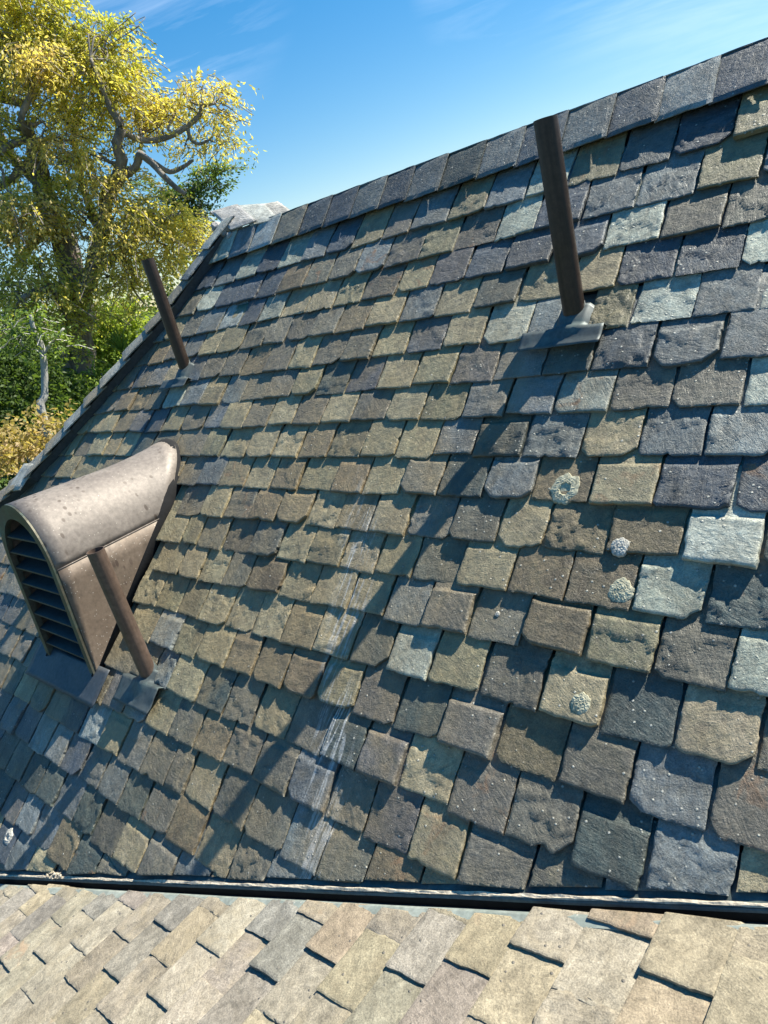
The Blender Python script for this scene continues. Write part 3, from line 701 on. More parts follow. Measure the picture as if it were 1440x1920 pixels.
# ------------------------------------------------------------------ vent pipes
def pipe(u, v, h, rad, label, fl, pm_):
    b = MR @ Vector((u * S, v * S, -.02))
    t = empty('vent_pipe', b); tag(t, label, 'vent pipe', 'vent pipes on the main roof')
    n = 40; bm = bmesh.new(); prof = [(rad, -.12), (rad, h * .5), (rad, h), (rad - .0035, h), (rad - .0035, h - .5), (.001, h - .52)]
    rows = [[bm.verts.new((math.cos(2 * PI * i / n) * q, math.sin(2 * PI * i / n) * q, z)) for i in range(n)] for q, z in prof]
    for a, c in zip(rows, rows[1:]):
        for i in range(n): bm.faces.new((a[i], a[(i + 1) % n], c[(i + 1) % n], c[i]))
    o = bm_obj('pipe', bm, pm_, t, True)
    mod = o.modifiers.new('edge', 'EDGE_SPLIT'); mod.split_angle = math.radians(50)
    # collar sleeve and apron, laid on the slates
    inv = Matrix.Translation(b).inverted() @ MR
    u0, u1, v0, v1, vc = fl
    bm = bmesh.new(); nx, ny = 24, 14; rr = np.random.RandomState(int(abs(u) * 1000)); grid = []
    for j in range(ny + 1):
        for i in range(nx + 1):
            x = (u0 + (u1 - u0) * i / nx); y = v0 + (v1 - v0) * j / ny
            z = .014 + (.010 * fbm(np.array(i * .35), np.array(j * .3), u * 10) - .003) + (.007 * (1 - j / 2) * (.3 + i / nx) if j < 2 else 0)
            if y > vc: z = .0 if abs(x - u) < .030 else -.035
            dx = (x - u) * S; dy = (y - v) * S; d = math.hypot(dx, dy + .02)
            z += .026 * max(0, 1 - d / (rad * 2.2)) ** 1.2
            grid.append(bm.verts.new(inv @ Vector((x * S, y * S, z + .006))))
    for j in range(ny):
        for i in range(nx):
            a = j * (nx + 1) + i; bm.faces.new((grid[a], grid[a + 1], grid[a + nx + 2], grid[a + nx + 1]))
    o = bm_obj('flashing_sheet', bm, PATINA, t, True); m_ = o.modifiers.new('thick', 'SOLIDIFY'); m_.thickness = .0022; m_.offset = 1
    bm = bmesh.new(); rows = []
    for q, zz in ((rad + .012, .0), (rad + .005, .02), (rad + .002, .042), (rad + .001, .044), (rad - .002, .044)):
        row = []
        for i in range(n):
            a = 2 * PI * i / n; x, y = math.cos(a) * q, math.sin(a) * q
            zb = (y * math.tan(TH)) ; row.append(bm.verts.new((x, y, zz + zb)))
        rows.append(row)
    for a, c in zip(rows, rows[1:]):
        for i in range(n): bm.faces.new((a[i], a[(i + 1) % n], c[(i + 1) % n], c[i]))
    bm_obj('collar', bm, PATINA, o, True)
    return t
HP = .342 * S
pipe(-.640, .797, HP + .02, .0455, 'dark brown metal vent pipe whose top crosses the ridge line against the sky', (-.737, -.568, .724, .822, .772), COPPER_BACKLIT)
pipe(-1.988, .806, HP + .02, .0415, 'dark brown metal vent pipe beside the hip edge, in front of the tree', (-2.075, -1.93, .735, .83, .772), COPPER_BACKLIT)
pipe(-1.538, -.098, HP + .02, .0430, 'brown metal vent pipe with open top beside the louvred dormer vent', (-1.630, -1.462, -.175, -.075, -.108), COPPER_BR)

# ------------------------------------------------------------------ louvred dormer vent
vy0 = .5615 * S; vzb = ZC - .842 * S; vzs = ZC - .535 * S; vr = VX2 * S; vx = VX * S
vent = empty('roof_vent', (vx, vy0, vzb)); tag(vent, 'brown metal dormer vent with rounded hood and dark louvred front', 'roof vent')
def back_y(z): # y where the roof surface stands at world height z, from the vent's base
    zz = (z + vzb - ZC) ; v = (zz + math.cos(TH) * S) / math.sin(TH); return v * math.cos(TH) + math.sin(TH) * S - vy0
hs = vzs - vzb
def arch(r_, n=28, z0=0.):
    p = [(-r_, z0), ]
    for i in range(n + 1):
        a = PI - PI * i / n; p.append((math.cos(a) * r_, hs + math.sin(a) * r_))
    p.append((r_, z0)); return p
AK = 1.17
LEAN = .062
def shell(name, prof, y0, extra, mat, thick=.004, flare=0., nseg=10):
    bm = bmesh.new(); rows = []
    for k in range(nseg + 1):
        q = k / nseg; row = []
        for x, z in prof:
            yb = back_y(z) + extra
            fl = flare * max(0, q - .55) ** 2 / .2 * min(1., max(0., (z - hs) / (vr * .45)))
            zz = hs + (z - hs) * (AK - (AK - 1) * q) if z > hs else z
            yf = y0 + LEAN * zz; row.append(bm.verts.new((x, yf + (yb - yf) * q, zz + fl)))
        rows.append(row)
    for a, c in zip(rows, rows[1:]):
        for i in range(len(prof) - 1): bm.faces.new((a[i], a[i + 1], c[i + 1], c[i]))
    o = bm_obj(name, bm, mat, vent, True); m_ = o.modifiers.new('thick', 'SOLIDIFY'); m_.thickness = thick; m_.offset = 1
    return o
P = arch(vr)
shell('hood', P[1:-1], 0., .03, BRONZE, flare=.045)
zs = np.linspace(-.06, hs + .006, 8)
for sx in (-1, 1):
    shell('side_panel', [(sx * (vr + .002), z) for z in zs], 0.006, .03, BRONZE_BR)
    shell('seam', [(sx * (vr + .005), hs + .001), (sx * (vr + .005), hs + .006)], .004, .0, BRONZE, .003)
# front frame: band round the opening
bm = bmesh.new(); ro, ri = arch(vr + .002), arch(vr - .045, z0=.0)
def fz(z, k): return hs + (z - hs) * k if z > hs else z
rows = [[bm.verts.new((x, y + LEAN * fz(z, AK), fz(z, AK if pr is ro else 1.06))) for x, z in pr] for pr, y in ((ro, -.012), (ri, -.012), (ri, .022), (ro, .022))]
for k in range(4):
    a, c = rows[k], rows[(k + 1) % 4]
    for i in range(len(ro) - 1): bm.faces.new((a[i], a[i + 1], c[i + 1], c[i]))
for e in (0, -1): bm.faces.new([rw_[e] for rw_ in rows])
frame_o = bm_obj('frame', bm, BRONZE_DK, vent)
# louvre blades
wi = vr - .045
nl = 9; pitch = (hs + wi * 1.06 - .03) / nl
for k in range(nl):
    z = .0 + pitch * k; zt = z + .01
    hw = wi if z < hs else math.sqrt(max(1e-4, wi ** 2 - ((z - hs + .03) / 1.06) ** 2))
    bm = bmesh.new(); q = []
    prof = [(-.004, z), (-.004, z + .010), (.002, z + .012), (.125, z + .050), (.125, z + .046), (.004, z + .004), (.0, z)]
    for sx in (-1, 1): q.append([bm.verts.new((sx * (hw + .004), y + LEAN * z, zz)) for y, zz in prof])
    for i in range(len(prof)): bm.faces.new((q[0][i], q[1][i], q[1][(i + 1) % len(prof)], q[0][(i + 1) % len(prof)]))
    for row in q: bm.faces.new(row)
    bm_obj('louvre', bm, LOUVRE, frame_o)
# dark screen behind the blades
bm = bmesh.new(); vs = [bm.verts.new((x, .16, z)) for x, z in arch(vr - .006)]; bm.faces.new(vs); o = bm_obj('screen', bm, BLACK, vent)
m_ = o.modifiers.new('thick', 'SOLIDIFY'); m_.thickness = .004
# rubber flange where hood meets slates
VI = Matrix.Translation(vent.location).inverted() @ MR
bm = bmesh.new(); rows = []
pr = arch(vr, 40, z0=.0)
for grow, lift in ((-.01, .045), (.003, .026), (.011, .012), (.015, -.03)):
    row = []
    for x, z in pr:
        cx, cz = x, z
        if z > hs: d = math.hypot(x, z - hs); cx, cz = x * (1 + grow / d), hs + (z - hs) * (1 + (grow * 2.2 + .014) / d)
        else: cx = x * (1 + grow / vr)
        p = VI.inverted() @ Vector((cx, back_y(cz), cz)); p.z = lift * (.55 if z < hs * .98 else 1.2) + .004; row.append(bm.verts.new(VI @ p))
    rows.append(row)
for a, c in zip(rows, rows[1:]):
    for i in range(len(pr) - 1): bm.faces.new((a[i], a[i + 1], c[i + 1], c[i]))
o = bm_obj('flange', bm, BLACK, vent, True); m_ = o.modifiers.new('thick', 'SOLIDIFY'); m_.thickness = .006
# apron in front
bm = bmesh.new(); grid = []; nx, ny = 24, 8
for j in range(ny + 1):
    for i in range(nx + 1):
        u = -2.125 + (2.125 - 1.700) * i / nx; v = -.216 + (.10) * j / ny
        z = .022 - .006 * j / ny + (fbm(np.array(i * .3), np.array(j * .3), 4) - .5) * .010 + (.004 if j == 0 else 0)
        grid.append(bm.verts.new(VI @ Vector((u * S, v * S, z))))
for j in range(ny):
    for i in range(nx): a = j * (nx + 1) + i; bm.faces.new((grid[a], grid[a + 1], grid[a + nx + 2], grid[a + nx + 1]))
o = bm_obj('apron', bm, LEAD, vent, True); m_ = o.modifiers.new('thick', 'SOLIDIFY'); m_.thickness = .003; m_.offset = 1

# ------------------------------------------------------------------ lichen cushions
LICH = plain_material('pale_lichen', (.40, .38, .275), .95, .45, 70, .006, .1)
LICH2 = plain_material('white_lichen', (.43, .41, .36), .95, .45, 70, .006, .1)
def lichen(u, v, rad, hgt, label, hole, mat, seed):
    r = np.random.RandomState(seed); n, m = 72, 18; V_, F_ = [], []
    for j in range(m):
        q = j / (m - 1)
        for i in range(n):
            a = 2 * PI * i / n; ro = rad * (.95 + .20 * (fbm(np.array(math.cos(a) * 2.6 + 5), np.array(math.sin(a) * 2.6 + 5), seed, 5) - .5) * 2)
            x = math.cos(a) * ro * q; y = math.sin(a) * ro * q * 1.05
            z = hgt * (1 - q ** 4) * (.42 + .8 * fbm(np.array(x * 260), np.array(y * 260), seed, 3)) + .001
            if hole and q < .36: z *= .15
            V_.append((x, y, max(z, .0) if j < m - 1 else -.008))
    for j in range(m - 1):
        for i in range(n): F_.append((j * n + i, j * n + (i + 1) % n, (j + 1) * n + (i + 1) % n, (j + 1) * n + i))
    me = mesh_from('lichen_patch', V_, F_); o = link('lichen_patch', me, None, mat)
    tag(o, label, 'lichen', 'lichen growing on the slates')
    o.matrix_world = MR @ Matrix.Translation((u * S, v * S, LZ(u, v)))
    return o
deps = bpy.context.evaluated_depsgraph_get()
def LZ(u, v):
    p = MR @ Vector((u * S, v * S, .4)); hit = sc.ray_cast(deps, p, -MN)
    return (MRI @ hit[1]).z if hit[0] else .01
lichen(-.569, .441, .062, .0055, 'large round grey-green lichen with a dark hole in its middle', True, LICH, 1)
lichen(-.450, .344, .034, .006, 'small whitish lichen tuft at the left corner of a brown slate', False, LICH2, 2)
lichen(-.434, .274, .046, .0055, 'round pale green lichen cushion just below the smaller whitish tuft', False, LICH, 3)
lichen(-.453, .096, .036, .0055, 'pale lichen on the tail of a tan slate, lowest of the cushions', False, LICH, 4)
lichen(-1.872, -.588, .045, .008, 'ring of white lichen low at the left edge above the gutter', True, LICH2, 5)
lichen(-.635, .207, .011, .005, 'tiny white lichen disc on a dark charcoal slate', False, LICH2, 6)

# ------------------------------------------------------------------ garden: ground, trees, shrubs
GRASS = plain_material('garden_ground', (.05, .065, .025), .95, .4, .8, .05)
bm = bmesh.new()
for i in range(61):
    for j in range(61):
        x = (i - 30) / 30; y = (j - 30) / 30
        X_ = math.copysign(abs(x) ** 2.2 * 1500, x); Y_ = math.copysign(abs(y) ** 2.2 * 1500, y)
        bm.verts.new((X_, Y_, float(fbm(np.array(X_ * .05 + 90), np.array(Y_ * .05 + 90), 2) - .5) * .5))
bm.verts.ensure_lookup_table()
for i in range(60):
    for j in range(60): a = i * 61 + j; bm.faces.new([bm.verts[q] for q in (a, a + 61, a + 62, a + 1)])
tag(bm_obj('ground', bm, GRASS), kind='structure')

def tubes(paths, n=8):
    """paths: lists of (Vector, radius); one mesh of tapered limbs"""
    V_, F_ = [], []
    for P_ in paths:
        # smooth resample
        pts = []
        for i in range(len(P_) - 1):
            p0 = P_[max(0, i - 1)]; p1 = P_[i]; p2 = P_[i + 1]; p3 = P_[min(len(P_) - 1, i + 2)]
            for k in range(4):
                t = k / 4; q = .5 * ((2 * p1[0]) + (p2[0] - p0[0]) * t + (2 * p0[0] - 5 * p1[0] + 4 * p2[0] - p3[0]) * t * t + (3 * p1[0] - p0[0] - 3 * p2[0] + p3[0]) * t ** 3)
                pts.append((q, p1[1] + (p2[1] - p1[1]) * t))
        pts.append(P_[-1]); base = len(V_); up = Vector((.3, .2, 1)).normalized()
        for i, (p, r_) in enumerate(pts):
            d = (pts[min(i + 1, len(pts) - 1)][0] - pts[max(i - 1, 0)][0])
            d = d.normalized() if d.length > 1e-6 else Vector((0, 0, 1))
            a = d.cross(up); a = a.normalized() if a.length > 1e-3 else Vector((1, 0, 0)); b = d.cross(a)
            for k in range(n):
                an = 2 * PI * k / n; rr = r_ * (1 + .18 * math.sin(an * 3 + i * .9 + base) * (1 if r_ > .05 else 0))
                V_.append(p + a * math.cos(an) * rr + b * math.sin(an) * rr)
        for i in range(len(pts) - 1):
            for k in range(n): F_.append((base + i * n + k, base + i * n + (k + 1) % n, base + (i + 1) * n + (k + 1) % n, base + (i + 1) * n + k))
        F_.append([base + (len(pts) - 1) * n + k for k in range(n)])
    return V_, F_

def leaf_mesh(name, pos, dirs, size, tint, r, wide=.42):
    """diamond leaves folded along the midrib: pos (n,3), dirs (n,3) pointing to the tip"""
    n = len(pos); d = dirs / np.linalg.norm(dirs, axis=1)[:, None]
    rv = r.normal(0, 1, (n, 3)); sd_ = np.cross(d, rv); sd_ /= np.linalg.norm(sd_, axis=1)[:, None] + 1e-9
    up = np.cross(sd_, d)
    L_ = size[:, None]
    v = np.empty((n, 4, 3)); v[:, 0] = pos; v[:, 1] = pos + d * L_ * .5 + sd_ * L_ * wide * .5 + up * L_ * .06; v[:, 2] = pos + d * L_ - up * L_ * .05; v[:, 3] = pos + d * L_ * .5 - sd_ * L_ * wide * .5 + up * L_ * .06
    me = bpy.data.meshes.new(name); me.vertices.add(n * 4); me.vertices.foreach_set('co', v.astype(np.float32).ravel())
    me.loops.add(n * 4); me.loops.foreach_set('vertex_index', np.arange(n * 4, dtype=np.int32))
    me.polygons.add(n); me.polygons.foreach_set('loop_start', np.arange(0, n * 4, 4, dtype=np.int32))
    me.update(calc_edges=True)
    a = me.attributes.new('tint', 'FLOAT', 'POINT'); a.data.foreach_set('value', np.repeat(tint, 4).astype(np.float32))
    me.validate(); return me

def twigs(r, centres, per, leaf, droop, ln, nleaf, spread=1.0):
    """hanging sprays of leaves started through ellipsoidal clumps; centres: (centre, radii, tint)"""
    P_, D_, T_, TW = [], [], [], []
    for (c, rad, tint) in centres:
        k = max(3, int(per * (rad[0] * rad[1] * rad[2]) ** .667 * 1.0))
        dirs = r.normal(0, 1, (k, 3)); dirs /= np.linalg.norm(dirs, axis=1)[:, None]
        rr = r.uniform(.1, 1, (k, 1)) ** .5 * (.55 + .95 * vnoise(dirs[:, :1] * 2.2 + 20 + c[0] * 3, dirs[:, 2:] * 2.2 + dirs[:, 1:2] * 1.4 + 20 + c[2] * 3))
        st = np.array(c) + dirs * rr * np.array(rad) * (1 + .25 * r.normal(0, 1, (k, 1)) * .6)
        for p, d in zip(st, dirs):
            o = d * .6 + r.normal(0, .45, 3) * spread; o[2] = abs(o[2]) * .35 + .1
            o /= np.linalg.norm(o); l_ = ln * r.uniform(.5, 1.3); m = nleaf
            t = (np.arange(m) + r.rand(m)) / m
            pts = p + o * (t * l_)[:, None] + np.array([0, 0, -1]) * (droop * l_ * t ** 2)[:, None]
            tg = o + np.array([0, 0, -1]) * (2 * droop * t)[:, None]
            ld = tg / np.linalg.norm(tg, axis=1)[:, None] + r.normal(0, .65, (m, 3)); ld[:, 2] -= .25
            P_.append(pts + r.normal(0, leaf * .3, (m, 3))); D_.append(ld); T_.append(np.clip(tint + r.normal(0, .09) + r.normal(0, .07, m), 0, 1))
            TW.append((p, p + o * l_ + np.array([0, 0, -droop * l_])))
    return np.concatenate(P_), np.concatenate(D_), np.concatenate(T_), TW
def twig_mesh(name, TW, r, step=3, rad=.004):
    V_, F_ = [], []
    for a, b in TW[::step]:
        m = (a + b) / 2 + np.array([0, 0, .12 * np.linalg.norm(b - a)])
        for p, q in ((a, m), (m, b)):
            d = q - p; s_ = np.cross(d, [.3, .5, .8]); s_ = s_ / (np.linalg.norm(s_) + 1e-9) * rad; t_ = np.cross(d, s_); t_ = t_ / (np.linalg.norm(t_) + 1e-9) * rad
            b_ = len(V_); V_ += [p + s_, p - s_ * .5 + t_, p - s_ * .5 - t_, q + s_, q - s_ * .5 + t_, q - s_ * .5 - t_]
            F_ += [(b_, b_ + 1, b_ + 4, b_ + 3), (b_ + 1, b_ + 2, b_ + 5, b_ + 4), (b_ + 2, b_, b_ + 3, b_ + 5)]
    return mesh_from(name, V_, F_)

YELLOW = leaf_material('yellowing_leaf', [(.17, .22, .045), (.35, .37, .08), (.57, .52, .14), (.68, .56, .22), (.60, .46, .28)], .55)
GREEN = leaf_material('green_leaf', [(.040, .070, .022), (.08, .13, .035), (.16, .24, .05), (.30, .38, .07), (.42, .46, .11)], .45)
OCHRE = leaf_material('ochre_leaf', [(.08, .10, .03), (.18, .18, .05), (.34, .28, .09), (.44, .34, .15), (.42, .30, .18)], .40)
BARK = bark_material('grey_bark', (.10, .086, .075), (.27, .24, .215))
BARK2 = bark_material('pale_bark', (.26, .25, .23), (.40, .39, .36))

PXM = lambda px, d: px / 1310 * d                       # size in metres of px at distance d
def tree(name, label, D, limbs, clumps, seed, leafm, barkm, leaf, per, nleaf, ln, droop, cat='tree', tw=.006):
    r = np.random.RandomState(seed)
    base = at(*limbs[0][0][:2], D + limbs[0][0][3]); root = empty(name, (base.x, base.y, 0)); tag(root, label, cat)
    off = Vector((base.x, base.y, 0)); paths = []
    for k, lb in enumerate(limbs):
        P_ = [(at(px, py, D + dd) - off, PXM(w_, D) * .5) for px, py, w_, dd in lb]
        if k == 0:
            g = P_[0][0]; P_ = [(Vector((g.x * .3, g.y * .3, -.3)), P_[0][1] * 1.5), (Vector((g.x * .6, g.y * .6, g.z * .5)), P_[0][1] * 1.1)] + P_
        paths.append(P_)
    nodes = [(p, r_) for P_ in paths for p, r_ in P_[1:]]
    for px, py, rp, dd, tint in clumps:                 # a bough out to every clump of leaves
        c = at(px, py, D + dd) - off; n0 = min(nodes, key=lambda q: (q[0] - c).length); dv = c - n0[0]
        if dv.length < .15 or dv.length > 2.6: continue
        jt = lambda k: Vector(r.normal(0, 1, 3)) * dv.length * k
        r0 = min(n0[1] * .6, .035)
        paths.append([(n0[0], r0), (n0[0] + dv * .3 + jt(.07), r0 * .8), (n0[0] + dv * .62 + jt(.09) + Vector((0, 0, .06)), r0 * .55), (c, r0 * .3)])
        for q in range(2): paths.append([(n0[0] + dv * .62, r0 * .45), (c + jt(.25), r0 * .3), (c + Vector(r.normal(0, 1, 3)) * PXM(rp, D) * .8, .006)])
    v, f = tubes(paths, 8); me = mesh_from('trunk', v, f, True); link('trunk', me, root, barkm)
    cs = []
    for px, py, rp, dd, tint in clumps:
        c = at(px, py, D + dd) - off; q = PXM(rp, D + dd); cs.append(((c.x, c.y, c.z), (q, q * 1.05, q * .85), tint))
    P_, D_, T_, TW = twigs(r, cs, per, leaf, droop, ln, nleaf)
    sz = leaf * r.uniform(.65, 1.3, len(P_))
    me = leaf_mesh('crown', P_, D_, sz, T_, r); link('crown', me, root, leafm)
    me = twig_mesh('twigs', TW, r, 4, tw); tag(link('twigs', me, root, barkm), kind='stuff')
    return root, len(P_)

elm_limbs = [
 [(165, 815, 66, 0), (150, 720, 60, 0), (142, 640, 54, 0), (150, 560, 48, 0), (128, 490, 42, .2), (108, 420, 36, .3), (80, 350, 30, .3), (70, 300, 26, .2), (58, 262, 18, 0), (50, 230, 12, -.2)],
 [(150, 560, 36, 0), (172, 510, 26, -.3), (190, 440, 22, -.4), (205, 360, 18, -.4), (228, 308, 17, -.5), (220, 268, 16, -.6), (226, 235, 13, -.6), (208, 205, 10, -.6), (190, 160, 7, -.6), (170, 110, 5, -.5)],
 [(205, 360, 14, -.4), (240, 325, 12, -.5), (258, 308, 11, -.6), (261, 288, 10, -.7), (282, 303, 10, -.7), (305, 328, 9, -.8), (328, 350, 8, -.8), (348, 364, 6, -.8)],
 [(261, 288, 9, -.7), (290, 306, 8, -.6), (318, 322, 8, -.5), (345, 312, 6, -.5), (362, 300, 4, -.5)],
 [(226, 245, 10, -.6), (262, 262, 9, -.4), (296, 262, 9, -.4), (325, 252, 9, -.5), (352, 236, 8, -.5), (374, 216, 7, -.5), (380, 200, 6, -.5), (402, 194, 4, -.5)],
 [(352, 236, 6, -.5), (356, 258, 6, -.5), (372, 270, 5, -.5), (392, 262, 3, -.5)],
 [(70, 300, 18, .2), (40, 318, 15, .3), (18, 338, 12, .3), (-30, 372, 9, .3)],
 [(75, 320, 16, .2), (66, 292, 13, 0), (48, 264, 11, 0), (16, 274, 10, -.2), (-20, 300, 9, -.3)],
 [(58, 262, 12, 0), (40, 224, 10, -.3), (52, 190, 9, -.3), (60, 160, 8, -.3), (45, 110, 6, -.2), (20, 78, 4, 0)],
 [(80, 350, 18, .3), (20, 290, 15, .8), (-30, 190, 13, 1.0)], [(52, 200, 12, .5), (10, 184, 14, .7), (-40, 176, 14, .9)],
 [(108, 420, 14, .3), (60, 460, 11, .2), (40, 490, 8, 0)], [(190, 440, 14, -.3), (150, 330, 11, .3), (138, 250, 9, .5), (110, 150, 7, .6), (90, 70, 5, .6)],
 [(172, 510, 14, -.3), (230, 470, 11, -.5), (290, 420, 8, -.6), (340, 400, 5, -.6)], [(150, 560, 16, 0), (90, 540, 12, -.5), (40, 560, 8, -.8)]]
ec = []
def cl(px, py, rp, dd, t): ec.append((px, py, rp, dd, t))
for q in [(20, 40, 46, .3, .42), (62, 72, 40, .2, .40), (25, 105, 44, 0, .5), (70, 130, 42, -.3, .72), (118, 60, 34, .4, .34), (108, 118, 38, .1, .5), (150, 92, 38, .3, .38), (188, 72, 32, .2, .36), (205, 118, 38, 0, .42),
          (158, 150, 40, -.2, .52), (200, 160, 38, -.2, .46), (236, 112, 24, 0, .5), (240, 150, 24, .1, .55), (225, 40, 12, .2, .28), (212, 55, 14, .2, .3), (182, 35, 12, .2, .3), (225, 180, 34, -.1, .5), (250, 205, 30, 0, .62), (285, 208, 30, .1, .66),
          (268, 235, 28, 0, .58), (315, 215, 20, .1, .62), (335, 178, 20, 0, .62), (372, 160, 20, -.3, .64), (396, 178, 20, -.3, .62), (378, 205, 18, -.3, .58), (352, 200, 16, -.2, .62), (425, 200, 12, -.3, .6), (435, 225, 10, -.3, .6), (405, 232, 18, -.3, .6), (412, 262, 18, -.3, .56),
          (428, 272, 15, -.3, .6), (385, 272, 15, -.3, .58), (445, 265, 9, -.3, .6), (345, 275, 14, -.3, .7), (310, 195, 16, 0, .55), (430, 165, 8, -.3, .6), (60, 100, 30, -.6, .78),
          (30, 235, 26, .4, .38), (95, 185, 34, .6, .4), (20, 160, 30, .6, .42), (118, 215, 30, .5, .45), (100, 255, 34, -.2, .72), (130, 265, 30, -.2, .62), (88, 290, 26, -.4, .74), (140, 300, 24, -.3, .6), (20, 300, 22, .4, .4),
          (168, 290, 26, -.4, .58), (168, 330, 30, -.5, .66), (198, 342, 28, -.5, .7), (215, 375, 22, -.5, .66), (200, 240, 20, .3, .34), (160, 210, 24, .4, .3), (265, 270, 16, -.2, .5), (245, 330, 18, -.3, .66),
          (130, 350, 30, .1, .36), (90, 375, 38, -.3, .44), (45, 395, 40, -.4, .74), (70, 420, 36, -.5, .80), (20, 430, 36, -.3, .82), (15, 380, 28, .2, .5), (115, 430, 28, -.3, .7), (145, 395, 30, -.2, .42), (5, 345, 22, .3, .42),
          (210, 410, 34, -.5, .62), (250, 400, 36, -.6, .60), (290, 392, 34, -.5, .58), (225, 445, 36, -.6, .64), (275, 435, 38, -.6, .62), (320, 405, 30, -.4, .55), (350, 420, 30, -.3, .52), (375, 440, 24, -.2, .55), (320, 445, 34, -.4, .58), (360, 465, 24, -.2, .54),
          (195, 480, 30, -.5, .55), (240, 490, 34, -.6, .60), (285, 490, 32, -.5, .62), (330, 500, 26, -.3, .56), (215, 525, 32, -.5, .55), (255, 535, 28, -.5, .6), (180, 540, 28, -.4, .45), (270, 570, 20, -.3, .5),
          (30, 490, 36, -.3, .5), (75, 500, 34, -.4, .46), (30, 545, 38, -.5, .48), (80, 555, 38, -.6, .50), (120, 535, 30, -.5, .46), (125, 590, 32, -.6, .48), (70, 605, 34, -.6, .48), (20, 605, 34, -.5, .46), (110, 640, 24, -.5, .45), (165, 590, 26, -.4, .42), (130, 660, 16, -.5, .4),
          (60, 5, 40, .3, .4), (110, 10, 30, .4, .36), (-40, 100, 60, .2, .5), (-50, 250, 60, .2, .5), (-50, 420, 60, 0, .6), (-50, 560, 60, 0, .5), (0, -40, 60, .3, .45), (-80, -20, 60, .3, .45), (100, 340, 22, .2, .4)]: cl(*q)
root, nl_ = tree('elm_tree', 'large spreading tree with yellowing foliage and gnarled grey limbs behind the roof', 13.5, elm_limbs, ec, 21, YELLOW, BARK, .070, 640, 12, .44, .9)
print('elm leaves', nl_)

# greener trees and shrubs beyond
gt_limbs = [[(395, 560, 14, 0), (360, 460, 11, 0), (345, 400, 9, 0), (352, 370, 6, 0), (372, 340, 4, 0)], [(345, 400, 6, 0), (320, 370, 5, 0), (300, 350, 3, 0)], [(352, 370, 5, 0), (395, 335, 4, 0), (440, 310, 2, 0)]]
gc = [(330, 372, 22, 0, .3), (300, 372, 16, 0, .35), (352, 350, 18, 0, .35), (378, 362, 22, 0, .3), (395, 335, 20, 0, .38), (415, 350, 14, 0, .4), (410, 318, 14, 0, .4), (345, 395, 24, 0, .22), (380, 395, 22, 0, .25), (270, 345, 12, 0, .4), (432, 322, 10, 0, .4), (445, 312, 6, 0, .4), (365, 325, 12, 0, .35), (310, 410, 26, 0, .3), (345, 430, 30, 0, .3)]
tree('green_tree', 'loose blue-green tree showing between the yellow tree and the ridge end', 17.5, gt_limbs, gc, 31, GREEN, BARK, .085, 800, 8, .34, .35)
sl_limbs = [[(86, 800, 14, 0), (84, 740, 12, 0), (83, 690, 11, 0), (78, 650, 10, 0), (62, 615, 8, 0), (58, 590, 6, 0)], [(83, 660, 7, 0), (100, 640, 5, 0), (120, 615, 4, 0)]]
sc_ = [(60, 600, 26, 0, .5), (90, 625, 24, 0, .45), (40, 640, 26, .1, .35), (20, 620, 26, .2, .4), (105, 650, 16, -.1, .55)]
tree('slender_tree', 'slender young tree with a thin pale grey trunk under the spreading tree', 10.5, sl_limbs, sc_, 41, GREEN, BARK2, .065, 900, 9, .3, .6)

def shrub(name, label, D, clumps, seed, mat, leaf, per, nleaf=9, ln=.35, droop=.3, group=None, cat='shrub'):
    r = np.random.RandomState(seed); c0 = at(clumps[0][0], clumps[0][1], D); root = empty(name, (c0.x, c0.y, 0)); tag(root, label, cat, group)
    off = Vector((c0.x, c0.y, 0)); cs = []
    for px, py, rp, dd, tint in clumps:
        c = at(px, py, D + dd) - off; q = PXM(rp, D + dd); cs.append(((c.x, c.y, c.z), (q, q, q), tint))
    P_, D_, T_, TW = twigs(r, cs, per, leaf, droop, ln, nleaf)
    me = leaf_mesh('foliage', P_, D_, leaf * r.uniform(.65, 1.35, len(P_)), T_, r, .5); link('foliage', me, root, mat)
    st = []
    for q in cs[:7]: st.append([(Vector((0, 0, -.2)), .05), (Vector((q[0][0] * .5, q[0][1] * .5, q[0][2] * .5)), .035), (Vector(q[0]), .012)])
    v, f = tubes(st, 6); link('stems', mesh_from('stems', v, f, True), root, BARK)
    return root
shrub('golden_shrub', 'golden yellow leafed shrub at the foot of the hip edge', 8.0, [(45, 830, 40, 0, .72), (10, 835, 34, 0, .66), (80, 822, 30, 0, .68), (95, 845, 24, -.1, .74), (60, 855, 30, -.1, .78), (20, 870, 26, -.2, .55), (110, 815, 16, 0, .55), (-30, 850, 40, 0, .6), (130, 800, 12, 0, .4)], 51, OCHRE, .055, 1000)
shrub('dark_shrub', 'dark green shrub in the shade left of the slender trunk', 12.0, [(30, 720, 50, 0, .18), (80, 745, 45, .3, .2), (10, 780, 45, -.2, .2), (60, 690, 40, .4, .25), (110, 790, 36, .2, .2), (0, 670, 40, .3, .22), (-50, 740, 60, 0, .2), (50, 800, 40, -.3, .22)], 61, GREEN, .085, 700)
shrub('bright_shrub', 'bright green leafy shrub right of the thick trunk', 14.5, [(205, 600, 34, 0, .72), (185, 640, 36, 0, .68), (215, 655, 32, 0, .6), (190, 690, 34, 0, .55), (225, 615, 24, 0, .75), (245, 590, 20, 0, .7), (170, 610, 26, .2, .6), (205, 720, 26, 0, .45), (240, 640, 22, 0, .6)], 71, GREEN, .095, 800)
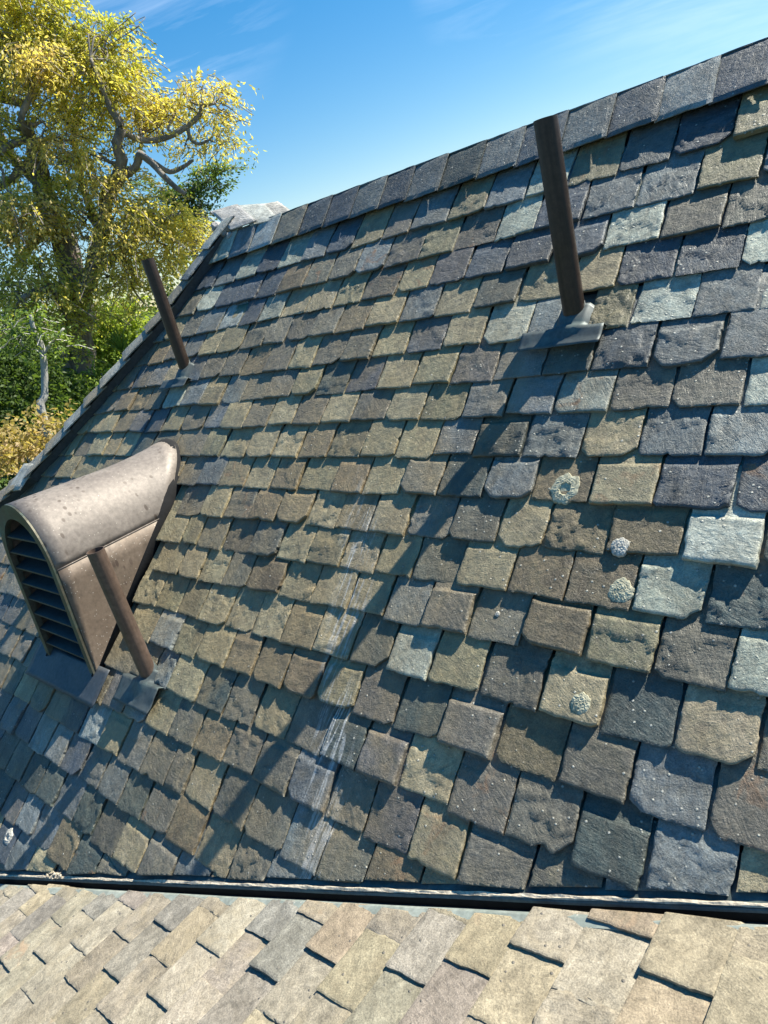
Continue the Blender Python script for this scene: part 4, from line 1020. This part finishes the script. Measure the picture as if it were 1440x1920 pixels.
shrub('low_green_shrub', 'mid green shrub low between the thick trunk and the hip edge', 12.6, [(175, 730, 26, 0, .5), (150, 770, 30, 0, .42), (110, 730, 28, .5, .4), (120, 770, 26, 0, .4), (190, 700, 20, 0, .5), (85, 790, 26, .3, .36), (140, 740, 22, .6, .4)], 81, GREEN, .08, 800)
# spiky strap-leaved plant
pc = at(232, 660, 12.9); root = empty('strap_leaf_plant', (pc.x, pc.y, 0)); tag(root, 'spiky plant with long narrow leaves behind the hip edge', 'plant')
r = np.random.RandomState(9); V_, F_ = [], []
for i in range(60):
    a = r.uniform(0, 2 * PI); el_ = r.uniform(.25, 1.4); d = np.array([math.cos(a) * math.cos(el_), math.sin(a) * math.cos(el_), math.sin(el_)]); s_ = np.array([-math.sin(a), math.cos(a), 0]) * .016; l_ = r.uniform(.45, .75); p0 = np.array([0, 0, pc.z]); b_ = len(V_)
    for k in range(6):
        t = k / 5; p = p0 + d * l_ * t + np.array([0, 0, -.22 * t * t * l_]); w_ = (1 - t ** 2) + .02; V_ += [p + s_ * w_, p - s_ * w_]
    F_ += [(b_ + 2 * k, b_ + 2 * k + 1, b_ + 2 * k + 3, b_ + 2 * k + 2) for k in range(5)]
me = mesh_from('leaves', V_, F_); a_ = me.attributes.new('tint', 'FLOAT', 'POINT'); a_.data.foreach_set('value', np.full(len(V_), .45, np.float32)); link('leaves', me, root, GREEN)
v, f = tubes([[(Vector((0, 0, -.2)), .07), (Vector((0, 0, pc.z * .5)), .06), (Vector((0, 0, pc.z)), .05)]], 8); link('stem', mesh_from('stem', v, f, True), root, BARK)
# a far belt of trees closing the garden
r = np.random.RandomState(77); cs = []
for i in range(110):
    a = math.radians(r.uniform(95, 205)); d = r.uniform(26, 46); hgt = r.uniform(2.0, 6.2)
    cs.append(((math.cos(a) * d, math.sin(a) * d, hgt * .6), (2.2, 2.2, hgt * .55), r.uniform(.1, .45)))
P_, D_, T_, TW = twigs(r, cs, 55, .3, .3, .9, 9)
me = leaf_mesh('treeline', P_, D_, .24 * r.uniform(.6, 1.4, len(P_)), T_, r, .6); o = link('treeline', me, None, GREEN); tag(o, 'far belt of green trees closing off the garden', 'treeline', kind='stuff')
